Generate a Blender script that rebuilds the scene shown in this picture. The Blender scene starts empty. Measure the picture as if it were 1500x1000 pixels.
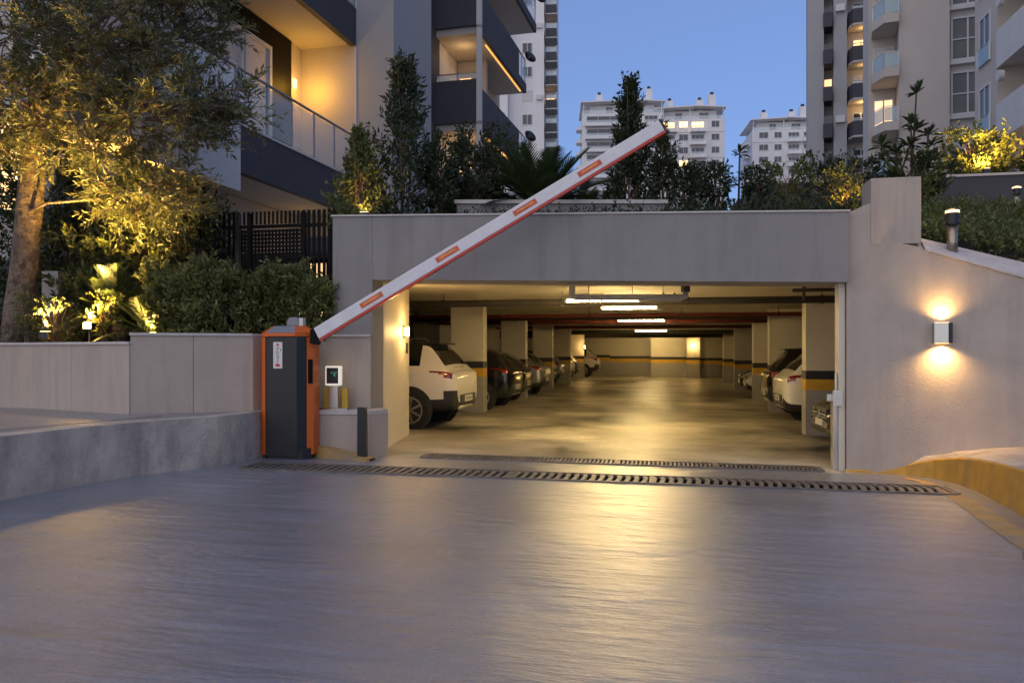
import bpy, bmesh, math, random
import numpy as np
from mathutils import Vector, Matrix
C = bpy.context.scene.collection
SC = bpy.context.scene
R = math.radians
random.seed(7)
RNG = np.random.default_rng(11)

# ------------------------------------------------------------------ camera, sky, exposure
cam_data = bpy.data.cameras.new("camera")
cam_data.sensor_width = 36.0
cam_data.lens = 27.6
cam_data.shift_y = 0.010
cam_data.clip_start = 0.1
cam_data.clip_end = 1500
camera = bpy.data.objects.new("camera", cam_data)
camera.location = (0, 0, 1.5)
camera.rotation_euler = (R(90), 0, math.atan(225 / 1150))
C.objects.link(camera)
SC.camera = camera

SUN_EL, SUN_AZ = 9.0, 200.0            # low sun behind the camera, to its left
world = bpy.data.worlds.new("World")
SC.world = world
world.use_nodes = True
_wn = world.node_tree
_sky = _wn.nodes.new("ShaderNodeTexSky")
_sky.sky_type = 'NISHITA'
_sky.sun_disc = False
_sky.sun_elevation = R(SUN_EL)
_sky.sun_rotation = R(SUN_AZ)
_sky.ozone_density = 4.0
_sky.air_density = 1.0
_sky.dust_density = 0.0
_mul = _wn.nodes.new("ShaderNodeVectorMath")
_mul.operation = 'MULTIPLY_ADD'          # dusk tint of the sky, plus the even glow of scattered twilight
_mul.inputs[1].default_value = (0.36, 0.30, 0.34)
_mul.inputs[2].default_value = (0.55, 0.82, 1.62)
_wn.links.new(_sky.outputs[0], _mul.inputs[0])
_wn.links.new(_mul.outputs[0], _wn.nodes["Background"].inputs[0])
_wn.nodes["Background"].inputs[1].default_value = 0.05

sun_data = bpy.data.lights.new("sun", 'SUN')
sun_data.energy = 0.265
sun_data.angle = R(100)
sun_data.color = (1.0, 0.80, 0.50)
sun = bpy.data.objects.new("sun", sun_data)
_sd = Vector((math.sin(R(SUN_AZ)) * math.cos(R(SUN_EL + 25)), math.cos(R(SUN_AZ)) * math.cos(R(SUN_EL + 25)), math.sin(R(SUN_EL + 25))))
sun.rotation_euler = _sd.to_track_quat('Z', 'Y').to_euler()
C.objects.link(sun)

SC.view_settings.view_transform = 'Standard'
SC.view_settings.look = 'None'
SC.view_settings.gamma = 1.0
SC.view_settings.use_curve_mapping = False
SC.view_settings.exposure = 2.3
SC.render.engine = 'CYCLES'
SC.cycles.max_bounces = 6
SC.cycles.diffuse_bounces = 4
SC.cycles.transparent_max_bounces = 12
SC.cycles.sample_clamp_indirect = 4.0
SC.cycles.use_denoising = True
LAMP = 0.2                              # brings lamp strengths to the exposure above
WARM = (1.0, 0.60, 0.20)
GOLD = (1.0, 0.57, 0.12)
TUBE = (1.0, 0.70, 0.28)

# ------------------------------------------------------------------ materials
def mat(name, color, rough=0.6, metal=0.0, var=0.0, vscale=2.0, bump=0.0, bscale=40.0, stain=None, st_amt=0.0,
        st_scale=(1, 1, 1), spec=0.5, emit=None, estr=0.0, alpha=1.0, trans=0.0, rvar=0.0, leafvar=0.0, bdist=0.02):
    m = bpy.data.materials.new(name)
    m.use_nodes = True
    nt = m.node_tree
    b = nt.nodes["Principled BSDF"]
    b.inputs["Roughness"].default_value = rough
    b.inputs["Metallic"].default_value = metal
    b.inputs["Specular IOR Level"].default_value = spec
    col = (*color, 1.0)
    b.inputs["Base Color"].default_value = col
    src = None
    if var or bump or stain or rvar:
        tc = nt.nodes.new("ShaderNodeTexCoord")
    if var:
        n = nt.nodes.new("ShaderNodeTexNoise")
        n.inputs["Scale"].default_value = vscale
        n.inputs["Detail"].default_value = 7
        n.inputs["Roughness"].default_value = 0.62
        nt.links.new(tc.outputs["Object"], n.inputs["Vector"])
        r = nt.nodes.new("ShaderNodeMapRange")
        r.inputs["From Min"].default_value = 0.25
        r.inputs["From Max"].default_value = 0.75
        r.inputs["To Min"].default_value = 1 - var
        r.inputs["To Max"].default_value = 1 + var
        nt.links.new(n.outputs["Fac"], r.inputs["Value"])
        mx = nt.nodes.new("ShaderNodeVectorMath")
        mx.operation = 'SCALE'
        mx.inputs[0].default_value = color
        nt.links.new(r.outputs[0], mx.inputs["Scale"])
        src = mx.outputs[0]
    if leafvar:
        g = nt.nodes.new("ShaderNodeNewGeometry")
        r = nt.nodes.new("ShaderNodeMapRange")
        r.inputs["To Min"].default_value = 1 - leafvar
        r.inputs["To Max"].default_value = 1 + leafvar
        nt.links.new(g.outputs["Random Per Island"], r.inputs["Value"])
        mx = nt.nodes.new("ShaderNodeVectorMath")
        mx.operation = 'SCALE'
        mx.inputs[0].default_value = color
        nt.links.new(r.outputs[0], mx.inputs["Scale"])
        src = mx.outputs[0]
    if stain:
        mp = nt.nodes.new("ShaderNodeMapping")
        mp.inputs["Scale"].default_value = st_scale
        nt.links.new(tc.outputs["Object"], mp.inputs["Vector"])
        n = nt.nodes.new("ShaderNodeTexNoise")
        n.inputs["Scale"].default_value = 1.0
        n.inputs["Detail"].default_value = 6
        n.inputs["Roughness"].default_value = 0.65
        nt.links.new(mp.outputs[0], n.inputs["Vector"])
        r = nt.nodes.new("ShaderNodeMapRange")
        r.inputs["From Min"].default_value = 0.48
        r.inputs["From Max"].default_value = 0.72
        r.inputs["To Max"].default_value = st_amt
        nt.links.new(n.outputs["Fac"], r.inputs["Value"])
        mx = nt.nodes.new("ShaderNodeMix")
        mx.data_type = 'RGBA'
        nt.links.new(r.outputs[0], mx.inputs["Factor"])
        if src is not None:
            nt.links.new(src, mx.inputs["A"])
        else:
            mx.inputs["A"].default_value = col
        mx.inputs["B"].default_value = (*stain, 1)
        src = mx.outputs["Result"]
    if src is not None:
        nt.links.new(src, b.inputs["Base Color"])
    if rvar:
        n = nt.nodes.new("ShaderNodeTexNoise")
        n.inputs["Scale"].default_value = 1.3
        n.inputs["Detail"].default_value = 5
        nt.links.new(tc.outputs["Object"], n.inputs["Vector"])
        r = nt.nodes.new("ShaderNodeMapRange")
        r.inputs["From Min"].default_value = 0.3
        r.inputs["From Max"].default_value = 0.7
        r.inputs["To Min"].default_value = max(0.02, rough - rvar)
        r.inputs["To Max"].default_value = rough + rvar
        nt.links.new(n.outputs["Fac"], r.inputs["Value"])
        nt.links.new(r.outputs[0], b.inputs["Roughness"])
    if bump:
        n = nt.nodes.new("ShaderNodeTexNoise")
        n.inputs["Scale"].default_value = bscale
        n.inputs["Detail"].default_value = 6
        nt.links.new(tc.outputs["Object"], n.inputs["Vector"])
        bp = nt.nodes.new("ShaderNodeBump")
        bp.inputs["Strength"].default_value = bump
        bp.inputs["Distance"].default_value = bdist
        nt.links.new(n.outputs["Fac"], bp.inputs["Height"])
        nt.links.new(bp.outputs[0], b.inputs["Normal"])
    if emit:
        b.inputs["Emission Color"].default_value = (*emit, 1)
        b.inputs["Emission Strength"].default_value = estr
    if trans:
        b.inputs["Transmission Weight"].default_value = trans
        b.inputs["IOR"].default_value = 1.45
    if alpha < 1:
        b.inputs["Alpha"].default_value = alpha
    return m

def leaf_mat(name, color, rough=0.45, var=0.45, transl=0.35):
    m = mat(name, color, rough=rough, leafvar=var)
    nt = m.node_tree
    b = nt.nodes["Principled BSDF"]
    out = nt.nodes["Material Output"]
    t = nt.nodes.new("ShaderNodeBsdfTranslucent")
    t.inputs["Color"].default_value = (color[0] * 1.3, color[1] * 1.3, color[2] * 0.8, 1)
    mx = nt.nodes.new("ShaderNodeMixShader")
    mx.inputs["Fac"].default_value = transl
    nt.links.new(b.outputs[0], mx.inputs[1])
    nt.links.new(t.outputs[0], mx.inputs[2])
    nt.links.new(mx.outputs[0], out.inputs["Surface"])
    return m

def road_mat(name, color, rough, brush, patch, spec=0.5, brushed=True, film=0.0):
    """brushed concrete: fine ridges across the drive, worn patches, glossy film"""
    m = bpy.data.materials.new(name)
    m.use_nodes = True
    nt = m.node_tree
    b = nt.nodes["Principled BSDF"]
    tc = nt.nodes.new("ShaderNodeTexCoord")
    def noise(scale, vec_scale, detail=6, rgh=0.6):
        mp = nt.nodes.new("ShaderNodeMapping")
        mp.inputs["Scale"].default_value = vec_scale
        mp.inputs["Rotation"].default_value = (0, 0, R(-2.5))
        nt.links.new(tc.outputs["Object"], mp.inputs["Vector"])
        n = nt.nodes.new("ShaderNodeTexNoise")
        n.inputs["Scale"].default_value = scale
        n.inputs["Detail"].default_value = detail
        n.inputs["Roughness"].default_value = rgh
        nt.links.new(mp.outputs[0], n.inputs["Vector"])
        return n.outputs["Fac"]
    def rng(v, a, b_, c, d):
        r = nt.nodes.new("ShaderNodeMapRange")
        for k, x in zip(("From Min", "From Max", "To Min", "To Max"), (a, b_, c, d)):
            r.inputs[k].default_value = x
        nt.links.new(v, r.inputs["Value"])
        return r.outputs[0]
    def mul(a, b_):
        n = nt.nodes.new("ShaderNodeMath")
        n.operation = 'MULTIPLY'
        nt.links.new(a, n.inputs[0])
        nt.links.new(b_, n.inputs[1])
        return n.outputs[0]
    b.inputs["Specular IOR Level"].default_value = spec
    big = noise(0.5, (1, 1.6, 1) if brushed else (.9, 1.0, 1))
    streak = noise(1.0, (0.5, 5.5, 1) if brushed else (.5, .8, 1), 8, 0.7)
    ridge = noise(1.0, (1.5, 7.5, 1) if brushed else (2, 2.5, 1), 5, 0.62)
    grain = noise(48, (1, 1.5, 1), 6, 0.75)
    rid2 = rng(ridge, .35, .65, 0.92, 1.08) if brushed else rng(ridge, .3, .7, .96, 1.04)
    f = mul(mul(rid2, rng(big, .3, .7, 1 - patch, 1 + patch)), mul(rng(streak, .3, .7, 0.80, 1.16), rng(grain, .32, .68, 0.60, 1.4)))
    vs = nt.nodes.new("ShaderNodeVectorMath")
    vs.operation = 'SCALE'
    vs.inputs[0].default_value = color
    nt.links.new(f, vs.inputs["Scale"])
    nt.links.new(vs.outputs[0], b.inputs["Base Color"])
    nt.links.new(mul(rng(big, .3, .7, rough * 0.82, rough * 1.2), rng(streak, .3, .7, 0.85, 1.2)), b.inputs["Roughness"])
    b1 = nt.nodes.new("ShaderNodeBump")
    b1.inputs["Strength"].default_value = brush
    b1.inputs["Distance"].default_value = 0.04
    nt.links.new(mul(ridge, rng(noise(1.0, (.9, 1.3, 1), 4), .35, .65, .25, 1.25)), b1.inputs["Height"])
    b2 = nt.nodes.new("ShaderNodeBump")
    b2.inputs["Strength"].default_value = brush * 0.8
    b2.inputs["Distance"].default_value = 0.005
    nt.links.new(grain, b2.inputs["Height"])
    nt.links.new(b1.outputs[0], b2.inputs["Normal"])
    b3 = nt.nodes.new("ShaderNodeBump")
    b3.inputs["Strength"].default_value = brush * 0.4
    b3.inputs["Distance"].default_value = 0.05
    nt.links.new(streak, b3.inputs["Height"])
    nt.links.new(b2.outputs[0], b3.inputs["Normal"])
    nt.links.new(b3.outputs[0], b.inputs["Normal"])
    if film:                              # thin sealer film that carries the sheen of the lamps
        b.inputs["Coat Weight"].default_value = film
        b.inputs["Coat Roughness"].default_value = 0.29
        b.inputs["Coat IOR"].default_value = 1.85
        nt.links.new(b2.outputs[0], b.inputs["Coat Normal"])
    return m

def glow(name, color, strength):
    return mat(name, (0.8, 0.8, 0.8), emit=color, estr=strength * LAMP)

M = dict(
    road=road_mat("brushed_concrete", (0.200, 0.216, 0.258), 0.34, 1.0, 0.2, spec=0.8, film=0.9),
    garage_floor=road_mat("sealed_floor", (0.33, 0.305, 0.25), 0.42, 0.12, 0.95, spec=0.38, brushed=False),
    paving=road_mat("paving_concrete", (0.27, 0.25, 0.245), 0.45, 0.15, 0.15),
    kerb=mat("rough_kerb_concrete", (0.46, 0.405, 0.345), 0.75, var=0.32, vscale=2.2, bump=0.7, bscale=22, stain=(0.20, 0.175, 0.155), st_amt=0.75, st_scale=(3.0, 3.0, 0.8)),
    plaster=mat("warm_plaster", (0.45, 0.375, 0.31), 0.8, var=0.10, vscale=1.6, bump=0.25, bscale=28, stain=(0.31, 0.26, 0.23), st_amt=0.55, st_scale=(6.0, 6.0, 0.55)),
    rough_plaster=mat("trowelled_plaster", (0.43, 0.365, 0.31), 0.8, var=0.16, vscale=1.6, bump=0.14, bscale=34, stain=(0.32, 0.27, 0.24), st_amt=0.5, st_scale=(4.5, 4.5, 0.5)),
    cap=mat("pale_cap_stone", (0.52, 0.48, 0.45), 0.6, var=0.15, vscale=5, bump=0.2),
    grey_wall=mat("grey_render", (0.270, 0.255, 0.245), 0.85, var=0.09, vscale=1.3, bump=0.25, bscale=45, stain=(0.17, 0.16, 0.155), st_amt=0.45, st_scale=(4.5, 4.5, 0.45)),
    cream=mat("cream_garage_paint", (0.62, 0.57, 0.47), 0.55, var=0.06, vscale=2, bump=0.1, bscale=40),
    ceil=mat("ceiling_paint", (0.62, 0.57, 0.46), 0.8, var=0.12, vscale=1.2, bump=0.2, bscale=10),
    dado=mat("grey_dado_paint", (0.34, 0.325, 0.30), 0.5, var=0.1),
    black=mat("black_stripe_paint", (0.025, 0.025, 0.027), 0.45, var=0.2),
    yellow=mat("yellow_stripe_paint", (0.62, 0.36, 0.03), 0.5, var=0.15, vscale=5),
    yellow_worn=mat("worn_yellow_paint", (0.50, 0.28, 0.04), 0.7, var=0.2, vscale=5, bump=0.3, bscale=30, stain=(0.30, 0.20, 0.09), st_amt=0.8, st_scale=(3, 3, 1.2)),
    ground_yellow=mat("ground_yellow_paint", (0.42, 0.27, 0.10), 0.6, var=0.25, vscale=6, stain=(0.26, 0.23, 0.2), st_amt=0.95, st_scale=(2.0, 2.6, 1)),
    iron=mat("cast_iron", (0.17, 0.155, 0.145), 0.55, metal=0.4, var=0.45, vscale=9, bump=0.3, bscale=60),
    pit=mat("drain_channel", (0.02, 0.02, 0.02), 0.9),
    dark_metal=mat("charcoal_metal", (0.017, 0.017, 0.019), 0.42, metal=0.0, var=0.15, vscale=8),
    black_metal=mat("black_fence_metal", (0.005, 0.005, 0.0055), 0.6, spec=0.15),
    charcoal_wall=mat("charcoal_render", (0.055, 0.055, 0.066), 0.7, var=0.1, vscale=1.5, bump=0.1),
    orange=mat("orange_powder_coat", (0.64, 0.125, 0.010), 0.38, var=0.08, vscale=3),
    grey_metal=mat("grey_cap_metal", (0.22, 0.23, 0.27), 0.35, var=0.1),
    steel_warm=mat("warm_tinted_steel", (0.36, 0.30, 0.23), 0.32, metal=1.0, var=0.1),  # brushed steel; the warm light it mirrors is tinted into its colour
    steel=mat("brushed_steel", (0.55, 0.54, 0.52), 0.3, metal=1.0, var=0.08),
    white_paint=mat("white_arm_paint", (0.74, 0.72, 0.73), 0.4, var=0.06, vscale=4, stain=(0.5, 0.47, 0.45), st_amt=0.3, st_scale=(6, 6, 6)),
    glint=mat("painted_glint", (0.80, 0.30, 0.06), 0.15, var=0.3, vscale=14),
    red=mat("red_strip", (0.55, 0.035, 0.015), 0.35),
    reflector=mat("orange_reflector", (0.62, 0.085, 0.02), 0.18, var=0.45, vscale=9),
    sticker=mat("label_white", (0.72, 0.68, 0.62), 0.5),
    ink=mat("label_ink", (0.05, 0.05, 0.05), 0.6),
    red_ink=mat("label_red", (0.6, 0.04, 0.03), 0.5),
    white_wall=mat("white_render", (0.66, 0.64, 0.62), 0.8, var=0.05, vscale=0.8, bump=0.08, stain=(0.45, 0.43, 0.42), st_amt=0.25, st_scale=(1.2, 1.2, 0.25)),
    beige_wall=mat("beige_render", (0.56, 0.50, 0.44), 0.85, var=0.05, vscale=0.5, bump=0.05, stain=(0.42, 0.37, 0.34), st_amt=0.3, st_scale=(0.6, 0.6, 0.12)),
    grey_facade=mat("grey_facade", (0.38, 0.375, 0.38), 0.85, var=0.05, vscale=0.5, stain=(0.31, 0.30, 0.30), st_amt=0.3, st_scale=(0.6, 0.6, 0.12)),
    far_white=mat("far_white_render", (0.80, 0.78, 0.77), 0.85, var=0.06, vscale=0.2, stain=(0.46, 0.44, 0.44), st_amt=0.35, st_scale=(0.3, 0.3, 0.06)),
    soffit=mat("soffit_paint", (0.50, 0.46, 0.42), 0.8, var=0.04),
    glass=mat("clear_rail_glass", (0.75, 0.85, 0.85), 0.05, alpha=0.32, spec=0.8),
    blue_glass=mat("tinted_rail_glass", (0.42, 0.56, 0.60), 0.08, alpha=0.6, spec=0.8),
    curtained=mat("curtained_pane", (0.20, 0.19, 0.18), 0.12, spec=0.8, var=0.2, vscale=1.2),
    pane=mat("dark_pane", (0.035, 0.042, 0.055), 0.08, spec=0.8, var=0.3, vscale=0.7),
    blind=mat("white_blind", (0.62, 0.60, 0.58), 0.6, var=0.06, vscale=3),
    frame=mat("white_window_frame", (0.62, 0.61, 0.60), 0.5),
    lit=glow("lit_window_glow", (1.0, 0.52, 0.14), 3.2),
    lit_soft=glow("soft_lit_window_glow", (1.0, 0.60, 0.25), 1.5),
    led=glow("led_strip_glow", (1.0, 0.42, 0.05), 1.5),
    tube=glow("tube_lamp_glow", TUBE, 275.0),
    lens=glow("lamp_lens_glow", (1.0, 0.62, 0.22), 2.6),
    spot_lens=glow("spot_lens_glow", (1.0, 0.66, 0.25), 6.0),
    screen_glow=glow("reader_rim_glow", (1.0, 0.86, 0.58), 0.5),
    soil=mat("garden_soil", (0.05, 0.038, 0.028), 0.95, var=0.3, vscale=8, bump=0.8, bscale=30),
    earth=mat("open_ground", (0.10, 0.095, 0.085), 0.95, var=0.2, vscale=0.2),
    bark=mat("olive_bark", (0.17, 0.125, 0.09), 0.9, var=0.45, vscale=9, bump=1.0, bscale=11, stain=(0.028, 0.020, 0.016), st_amt=1.0, st_scale=(9, 9, 5), bdist=0.07),
    twig=mat("twig_bark", (0.13, 0.085, 0.05), 0.85, var=0.2, vscale=10),
    stem=mat("green_stem", (0.07, 0.06, 0.03), 0.8),
    leaf_olive=leaf_mat("olive_leaf", (0.118, 0.128, 0.060), 0.42),
    leaf_hedge=leaf_mat("hedge_leaf", (0.165, 0.180, 0.060), 0.5),
    leaf_dark=leaf_mat("dark_evergreen_leaf", (0.040, 0.056, 0.026), 0.45),
    leaf_mid=leaf_mat("mid_green_leaf", (0.118, 0.138, 0.045), 0.42),
    leaf_light=leaf_mat("light_green_leaf", (0.115, 0.130, 0.035), 0.45),
    leaf_palm=leaf_mat("palm_leaf", (0.040, 0.060, 0.025), 0.4),
    car_white=mat("white_car_paint", (0.72, 0.70, 0.66), 0.16, spec=0.7),
    car_black=mat("black_car_paint", (0.012, 0.012, 0.014), 0.12, spec=0.7),
    car_silver=mat("silver_car_paint", (0.36, 0.35, 0.33), 0.25, metal=0.5),
    car_grey=mat("grey_car_paint", (0.10, 0.105, 0.115), 0.2, metal=0.4),
    car_brown=mat("dark_brown_car_paint", (0.035, 0.026, 0.02), 0.15, spec=0.7),
    car_glass=mat("car_glass", (0.012, 0.012, 0.013), 0.05, spec=0.8),
    rubber=mat("tyre_rubber", (0.016, 0.016, 0.016), 0.75),
    cladding=mat("black_plastic", (0.022, 0.022, 0.022), 0.55),
    rim=mat("alloy_rim", (0.55, 0.54, 0.52), 0.28, metal=0.9),
    tail=mat("tail_light_red", (0.20, 0.010, 0.009), 0.1, spec=0.8),
    head=mat("headlight_clear", (0.55, 0.55, 0.55), 0.08, spec=0.9),
    chrome=mat("chrome_trim", (0.7, 0.7, 0.7), 0.12, metal=1.0),
    plate=mat("plate_white", (0.65, 0.63, 0.58), 0.4),
    pipe_red=mat("red_sprinkler_pipe", (0.17, 0.030, 0.018), 0.5, var=0.15),
    pipe_grey=mat("grey_drain_pipe", (0.36, 0.36, 0.37), 0.5, var=0.1),
    pipe_dark=mat("dark_duct", (0.055, 0.048, 0.04), 0.6, var=0.2),
)

# ------------------------------------------------------------------ mesh helpers
class MB:
    """collects shapes; build() links them as ONE mesh object"""
    def __init__(s):
        s.v, s.f = [], []
    def add(s, verts, faces):
        n = len(s.v)
        s.v += [tuple(p) for p in verts]
        s.f += [tuple(i + n for i in q) for q in faces]
        return s
    def box(s, x0, x1, y0, y1, z0, z1):
        v = [(x, y, z) for z in (z0, z1) for x, y in ((x0, y0), (x1, y0), (x1, y1), (x0, y1))]
        return s.add(v, [(3, 2, 1, 0), (4, 5, 6, 7), (0, 1, 5, 4), (1, 2, 6, 5), (2, 3, 7, 6), (3, 0, 4, 7)])
    def bar(s, p, q, w, h, up=(0, 0, 1)):
        """a box whose long axis runs from p to q, w wide and h high about that axis"""
        p, q, up = Vector(p), Vector(q), Vector(up)
        d = (q - p).normalized()
        sd = d.cross(up)
        if sd.length < 1e-4:
            sd = d.cross(Vector((1, 0, 0)))
        sd.normalize()
        u = sd.cross(d).normalized()
        v = [e + sd * a * w / 2 + u * b * h / 2 for e in (p, q) for a, b in ((-1, -1), (1, -1), (1, 1), (-1, 1))]
        return s.add(v, [(0, 1, 2, 3), (7, 6, 5, 4), (0, 4, 5, 1), (1, 5, 6, 2), (2, 6, 7, 3), (3, 7, 4, 0)])
    def tube(s, pts, rad, n=8, caps=True):
        pts = [Vector(p) for p in pts]
        if not isinstance(rad, (list, tuple)):
            rad = [rad] * len(pts)
        vs, fs = [], []
        for i, p in enumerate(pts):
            d = (pts[min(i + 1, len(pts) - 1)] - pts[max(i - 1, 0)]).normalized()
            a = d.cross(Vector((0.13, 0.31, 0.94)))
            if a.length < 1e-3:
                a = d.cross(Vector((1, 0, 0)))
            a.normalize()
            b = d.cross(a)
            for k in range(n):
                t = 2 * math.pi * k / n
                vs.append(p + (a * math.cos(t) + b * math.sin(t)) * rad[i])
        for i in range(len(pts) - 1):
            for k in range(n):
                k2 = (k + 1) % n
                fs.append((i * n + k, i * n + k2, (i + 1) * n + k2, (i + 1) * n + k))
        if caps:
            fs.append(tuple(range(n - 1, -1, -1)))
            fs.append(tuple((len(pts) - 1) * n + k for k in range(n)))
        return s.add(vs, fs)
    def prism(s, poly, vec):
        """extrude a closed 3-D polygon along vec"""
        n = len(poly)
        vec = Vector(vec)
        a = [Vector(p) for p in poly]
        v = a + [p + vec for p in a]
        f = [tuple(range(n - 1, -1, -1)), tuple(range(n, 2 * n))]
        f += [(i, (i + 1) % n, n + (i + 1) % n, n + i) for i in range(n)]
        return s.add(v, f)
    def quad(s, *p):
        return s.add(p, [tuple(range(len(p)))])
    def build(s, name, m, parent=None, smooth=False, bevel=0.0, loc=None, rz=0.0):
        me = bpy.data.meshes.new(name)
        me.from_pydata(s.v, [], s.f)
        bm = bmesh.new()
        bm.from_mesh(me)
        bmesh.ops.recalc_face_normals(bm, faces=bm.faces)
        bm.to_mesh(me)
        bm.free()
        if smooth:
            me.polygons.foreach_set("use_smooth", [True] * len(me.polygons))
        me.materials.append(M[m] if isinstance(m, str) else m)
        o = bpy.data.objects.new(name, me)
        C.objects.link(o)
        if parent is not None:
            o.parent = parent
        if loc is not None:
            o.location = loc
        o.rotation_euler.z = rz
        if bevel:
            b = o.modifiers.new("edge", 'BEVEL')
            b.width = bevel
            b.segments = 2
            b.limit_method = 'ANGLE'
        return o

def box(name, m, parent, x0, x1, y0, y1, z0, z1, bevel=0.0):
    return MB().box(x0, x1, y0, y1, z0, z1).build(name, m, parent, bevel=bevel)

def tag(o, label, cat, group=None):
    o["label"] = label
    o["category"] = cat
    if group:
        o["group"] = group
    return o

def thing(name, label, cat, loc=(0, 0, 0), rz=0.0, group=None):
    o = bpy.data.objects.new(name, None)
    o.empty_display_size = 0.2
    C.objects.link(o)
    o.location = loc
    o.rotation_euler.z = rz
    return tag(o, label, cat, group)

def struct(o, label=None):
    o["kind"] = "structure"
    if label:
        o["label"] = label
    return o

def stuff(o):
    o["kind"] = "stuff"
    return o

def copy_obj(o, parent=None):
    c = o.copy()
    C.objects.link(c)
    c.parent = parent
    return c

def copy_tree(o, parent=None):
    c = copy_obj(o, parent)
    for ch in list(o.children):
        copy_tree(ch, c)
    return c

def point_light(name, parent, loc, energy, color, size=0.05, spot=None, aim=None, blend=0.6):
    ld = bpy.data.lights.new(name, 'SPOT' if spot else 'POINT')
    ld.energy = energy * LAMP
    ld.color = color
    ld.shadow_soft_size = size
    if spot:
        ld.spot_size = R(spot)
        ld.spot_blend = blend
    o = bpy.data.objects.new(name, ld)
    C.objects.link(o)
    o.location = loc
    if parent is not None:
        o.parent = parent
    if aim is not None:
        o.rotation_euler = (-Vector(aim)).to_track_quat('Z', 'Y').to_euler()
    return o

K = 0.016                                # the drive falls a little towards its right side
def gz(x):
    return -K * x

# ------------------------------------------------------------------ ground, drive, drains' channels
struct(MB().quad((-700, -60, -1.2), (700, -60, -1.2), (700, 900, -1.2), (-700, 900, -1.2)).build("ground", "earth"))

KERB = [(-6.2, -14.0), (-6.15, 2.0), (-6.12, 6.6), (-6.05, 7.3), (-5.86, 7.95), (-5.62, 8.4), (-5.42, 8.8), (-5.33, 9.3), (-5.32, 9.96), (-4.85, 10.02), (-3.95, 10.10), (-3.80, 10.42)]
KERB_R = [(2.26, 10.66), (2.60, 10.64), (2.95, 10.58), (3.20, 10.42), (3.35, 10.1), (3.39, 9.6), (3.36, 8.9), (3.30, 8.2), (3.20, 7.0), (3.16, 5.0), (3.16, -14.0)]
def near_y(x):     # front edge of the near drain
    return 8.66 + 0.070 * (x + 5.05)
def far_y(x):      # front edge of the far drain
    return 10.23 + 0.060 * (x + 3.25)
NW, FW = 0.56, 0.44

def flat(mb, pts, dz=0.0):
    return mb.add([(x, y, gz(x) + dz) for x, y in pts], [tuple(range(len(pts)))])

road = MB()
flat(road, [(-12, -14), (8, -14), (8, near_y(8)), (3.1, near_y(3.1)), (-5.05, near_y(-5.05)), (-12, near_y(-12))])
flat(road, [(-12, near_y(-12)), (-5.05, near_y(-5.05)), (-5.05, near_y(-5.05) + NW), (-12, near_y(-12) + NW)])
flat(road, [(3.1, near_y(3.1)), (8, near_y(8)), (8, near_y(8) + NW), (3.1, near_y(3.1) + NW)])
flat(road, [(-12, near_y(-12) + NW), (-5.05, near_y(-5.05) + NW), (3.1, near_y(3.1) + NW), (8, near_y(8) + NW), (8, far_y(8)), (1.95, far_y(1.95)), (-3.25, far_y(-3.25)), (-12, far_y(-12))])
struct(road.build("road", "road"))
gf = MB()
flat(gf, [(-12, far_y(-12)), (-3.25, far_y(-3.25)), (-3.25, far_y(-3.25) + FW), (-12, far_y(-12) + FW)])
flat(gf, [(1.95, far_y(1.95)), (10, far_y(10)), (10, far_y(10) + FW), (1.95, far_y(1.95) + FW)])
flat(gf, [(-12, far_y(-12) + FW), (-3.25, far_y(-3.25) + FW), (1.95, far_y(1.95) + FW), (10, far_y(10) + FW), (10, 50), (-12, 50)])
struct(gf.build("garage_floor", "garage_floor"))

def drain(label, x0, x1, fy, w, pitch, barw, panels):
    t = thing("drain_grate", label, "drain", ((x0 + x1) / 2, fy((x0 + x1) / 2), gz((x0 + x1) / 2)), group="iron drain grates across the drive")
    ox, oy, oz = t.location
    sl = fy(1) - fy(0)
    P = lambda x, dy, dz: (x - ox, fy(x) + dy - oy, gz(x) + dz - oz)
    ch = MB()
    ch.quad(P(x0, 0, -.16), P(x1, 0, -.16), P(x1, w, -.16), P(x0, w, -.16))
    ch.quad(P(x0, 0, -.16), P(x1, 0, -.16), P(x1, 0, 0), P(x0, 0, 0))
    ch.quad(P(x0, w, -.16), P(x1, w, -.16), P(x1, w, 0), P(x0, w, 0))
    ch.build("channel", "pit", t)
    for dy in (0.022, w - 0.022):
        MB().bar(P(x0, dy, .004), P(x1, dy, .004), .045, .03).build("side_rail", "iron", t)
    for k in range(panels + 1):
        x = x0 + (x1 - x0) * k / panels
        MB().bar(P(x, .045, .006), P(x, w - .045, .006), .09 if k in (0, panels) else .05, .03).build("end_bar", "iron", t)
    m = MB()
    ln = w - 0.09
    m.bar((0, 0, 0), (pitch * 0.28, ln * .5, 0.012), barw, .024)
    m.bar((pitch * 0.28, ln * .5, 0.012), (0, ln, 0), barw, .024)
    first = None
    n = int((x1 - x0) / pitch)
    for i in range(1, n):
        x = x0 + i * pitch
        if first is None:
            first = m.build("bar", "iron", t)
            b = first
        else:
            b = copy_obj(first, t)
        b.location = P(x, 0.045, 0.001)
    return t
drain("wide iron drain grate in front of the barrier cabinet, nearer of the two", -5.05, 3.1, near_y, NW, 0.10, 0.052, 5)
drain("narrow iron drain grate along the garage threshold", -3.25, 1.95, far_y, FW, 0.056, 0.027, 4)

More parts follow.
